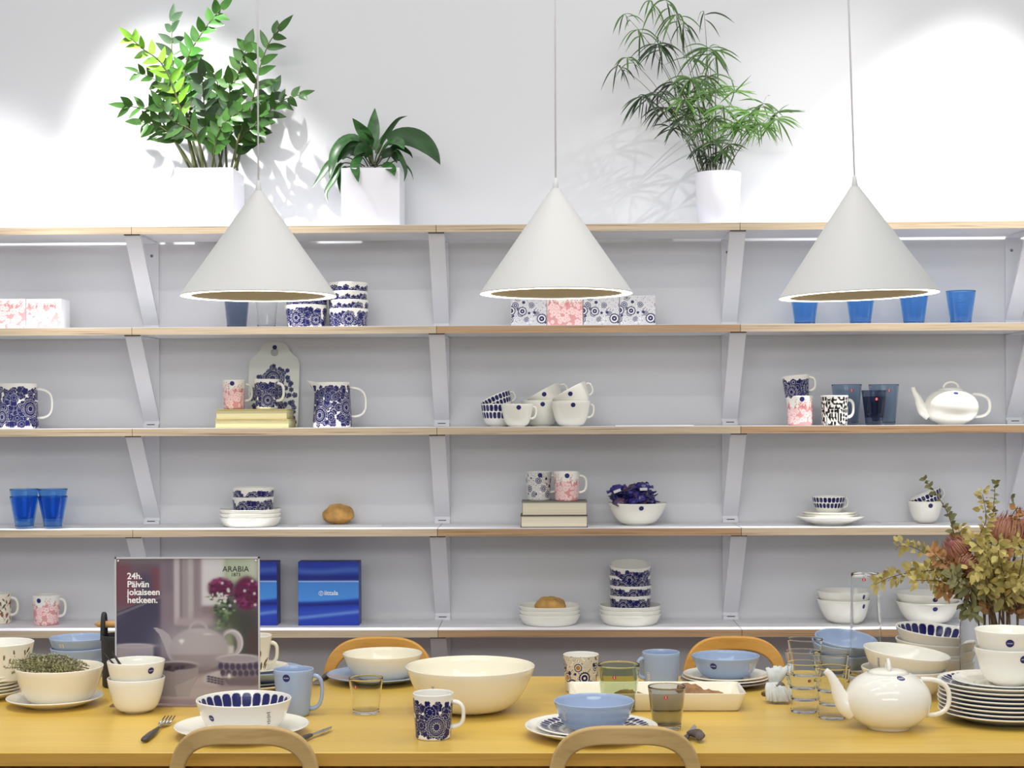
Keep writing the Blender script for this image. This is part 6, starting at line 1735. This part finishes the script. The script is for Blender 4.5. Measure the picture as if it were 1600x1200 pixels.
for bi, (path, dd, lm, lp, st) in enumerate(branches):
    k = len(path); P = []
    foot = base + Vector((rnd.uniform(-1, 1) * RV * 0.5, rnd.uniform(-1, 1) * RV * 0.5, 0))
    P.append(foot)
    neck = Vector((vb.x + rnd.uniform(-0.6, 0.6) * RV, vb.y + rnd.uniform(-0.6, 0.6) * RV, vb.z + Hv))
    q1 = b3(path[2], dd * 0.5)
    neck.x = vb.x + max(-0.75 * RV, min(0.75 * RV, (q1.x - vb.x) * 0.45)); P.append(neck)
    for i in range(2, k): P.append(b3(path[i], dd * (i / (k - 1)) * 1.6 + rnd.uniform(-0.01, 0.01)))
    sp = spline(P, 7); n = len(sp)
    t = thing('dried_branch', 'dried bouquet: ' + descr[bi], 'branch', base, 0, 'branches in the dried bouquet')
    tot = 0; cum = [0]
    for i in range(n - 1): tot += (sp[i + 1] - sp[i]).length; cum.append(tot)
    link('stem', MB().tube([tuple(p - base) for p in sp], [0.0022 * (1 - 0.7 * i / (n - 1)) for i in range(n)], 6).mesh('stem', ['herbstem']), t)
    mb = MB(); sd = 1; L0 = lp * s
    nxt = tot * (0.46 if bi not in (0, 3, 19) else 0.52)
    for i in range(1, n):
        T = (sp[i] - sp[i - 1]).normalized()
        while cum[i] >= nxt:
            c_ = sp[i - 1].lerp(sp[i], (nxt - cum[i - 1]) / max(1e-6, cum[i] - cum[i - 1])) - base
            thin = 0.72 if nxt / tot > 0.8 else 1.0
            nl = 5 if bi not in (0, 3, 19) else 2
            for _ in range(nl):
                sd = -sd; rv = Vector((rnd.uniform(-1, 1), rnd.uniform(-1, 0.6), rnd.uniform(-0.7, 1))).normalized()
                off = T.cross(rv).normalized(); Lx = L0 * thin * rnd.uniform(0.9, 1.6); D = (T * 0.5 + off).normalized()
                a0 = c_ + D * rnd.uniform(0.0, 0.016) * (nl > 2)
                leaf(mb, [a0, a0 + D * Lx * 0.55, a0 + D * Lx + Vector((0, 0, -Lx * 0.15))], Lx * rnd.uniform(0.5, 0.68), 0, (rnd.uniform(-0.8, 0.8), -1, rnd.uniform(-0.5, 0.9)), 0.15, 0.85, 6)
            nxt += L0 * 0.62
    mats = [lm]
    link('leaves', mb.mesh('leaves', mats), t)
def protea(q, size, dd, label, tilt_):
    c_ = b3(q, dd); ax = Vector(tilt_).normalized(); R = size / 2.79 / 2 * s
    t = thing('protea_flower', label, 'flower', c_ - ax * R, 0, 'dried proteas in the bouquet')
    o_ = t.location; rot = ax.to_track_quat('Z', 'Y'); t.rotation_euler = rot.to_euler()
    rm = rot.inverted()
    neck = Vector((vb.x + (c_.x - vb.x) * 0.3, vb.y, vb.z + Hv * 0.98)); neck.x = vb.x + max(-0.6 * RV, min(0.6 * RV, neck.x - vb.x))
    sp = spline([base + Vector((0.01, 0, 0)), neck, o_ + ax * 0.005], 8)
    link('stem', MB().tube([tuple(rm @ (p - o_)) for p in sp], 0.003, 8).mesh('stem', ['herbstem']), t)
    link('core', MB().lathe([(0.0002, 0), (R * 0.42, R * 0.15), (R * 0.58, R * 0.7), (R * 0.42, R * 1.25), (R * 0.18, R * 1.6), (0.0002, R * 1.7)], 24).mesh('core', ['proteac']), t)
    for ring, (nn_, op, L, w_) in enumerate(((34, 0.15, 1.9, 0.15), (34, 0.42, 1.8, 0.16), (30, 0.75, 1.5, 0.18), (24, 1.05, 1.2, 0.20))):
        mb = MB()
        for k in range(nn_):
            a = 2 * PI * k / nn_ + ring * 0.1 + rnd.uniform(-0.05, 0.05); r0 = R * 0.35; e = Vector((math.cos(a), math.sin(a), 0)); l_ = L * R * rnd.uniform(0.85, 1.1)
            P = [e * r0 * 0.6, e * (r0 + R * 0.32 + op * R * 0.35) + Vector((0, 0, l_ * 0.45)), e * (r0 + op * R * 0.75) + Vector((0, 0, l_ * 0.95))]
            leaf(mb, spline(P, 3), w_ * R, 0, e, 0.25, 0.7, 6, 0.2)
        link('petals', mb.mesh('petals', ['protea' if ring != 3 else 'eub']), t)
protea((425, 325), 130, -0.03, 'dusty pink dried protea head on the left of the bouquet', (-0.6, -0.4, 0.7))
protea((650, 240), 160, 0.0, 'large dusty pink dried protea head at the top right of the bouquet', (0.15, -0.3, 1))
protea((470, 400), 100, -0.07, 'small reddish dried protea head low in the bouquet', (-0.5, -0.7, -0.1))
protea((735, 240), 120, 0.03, 'reddish dried protea head at the right edge of the frame', (0.5, -0.2, 0.9))
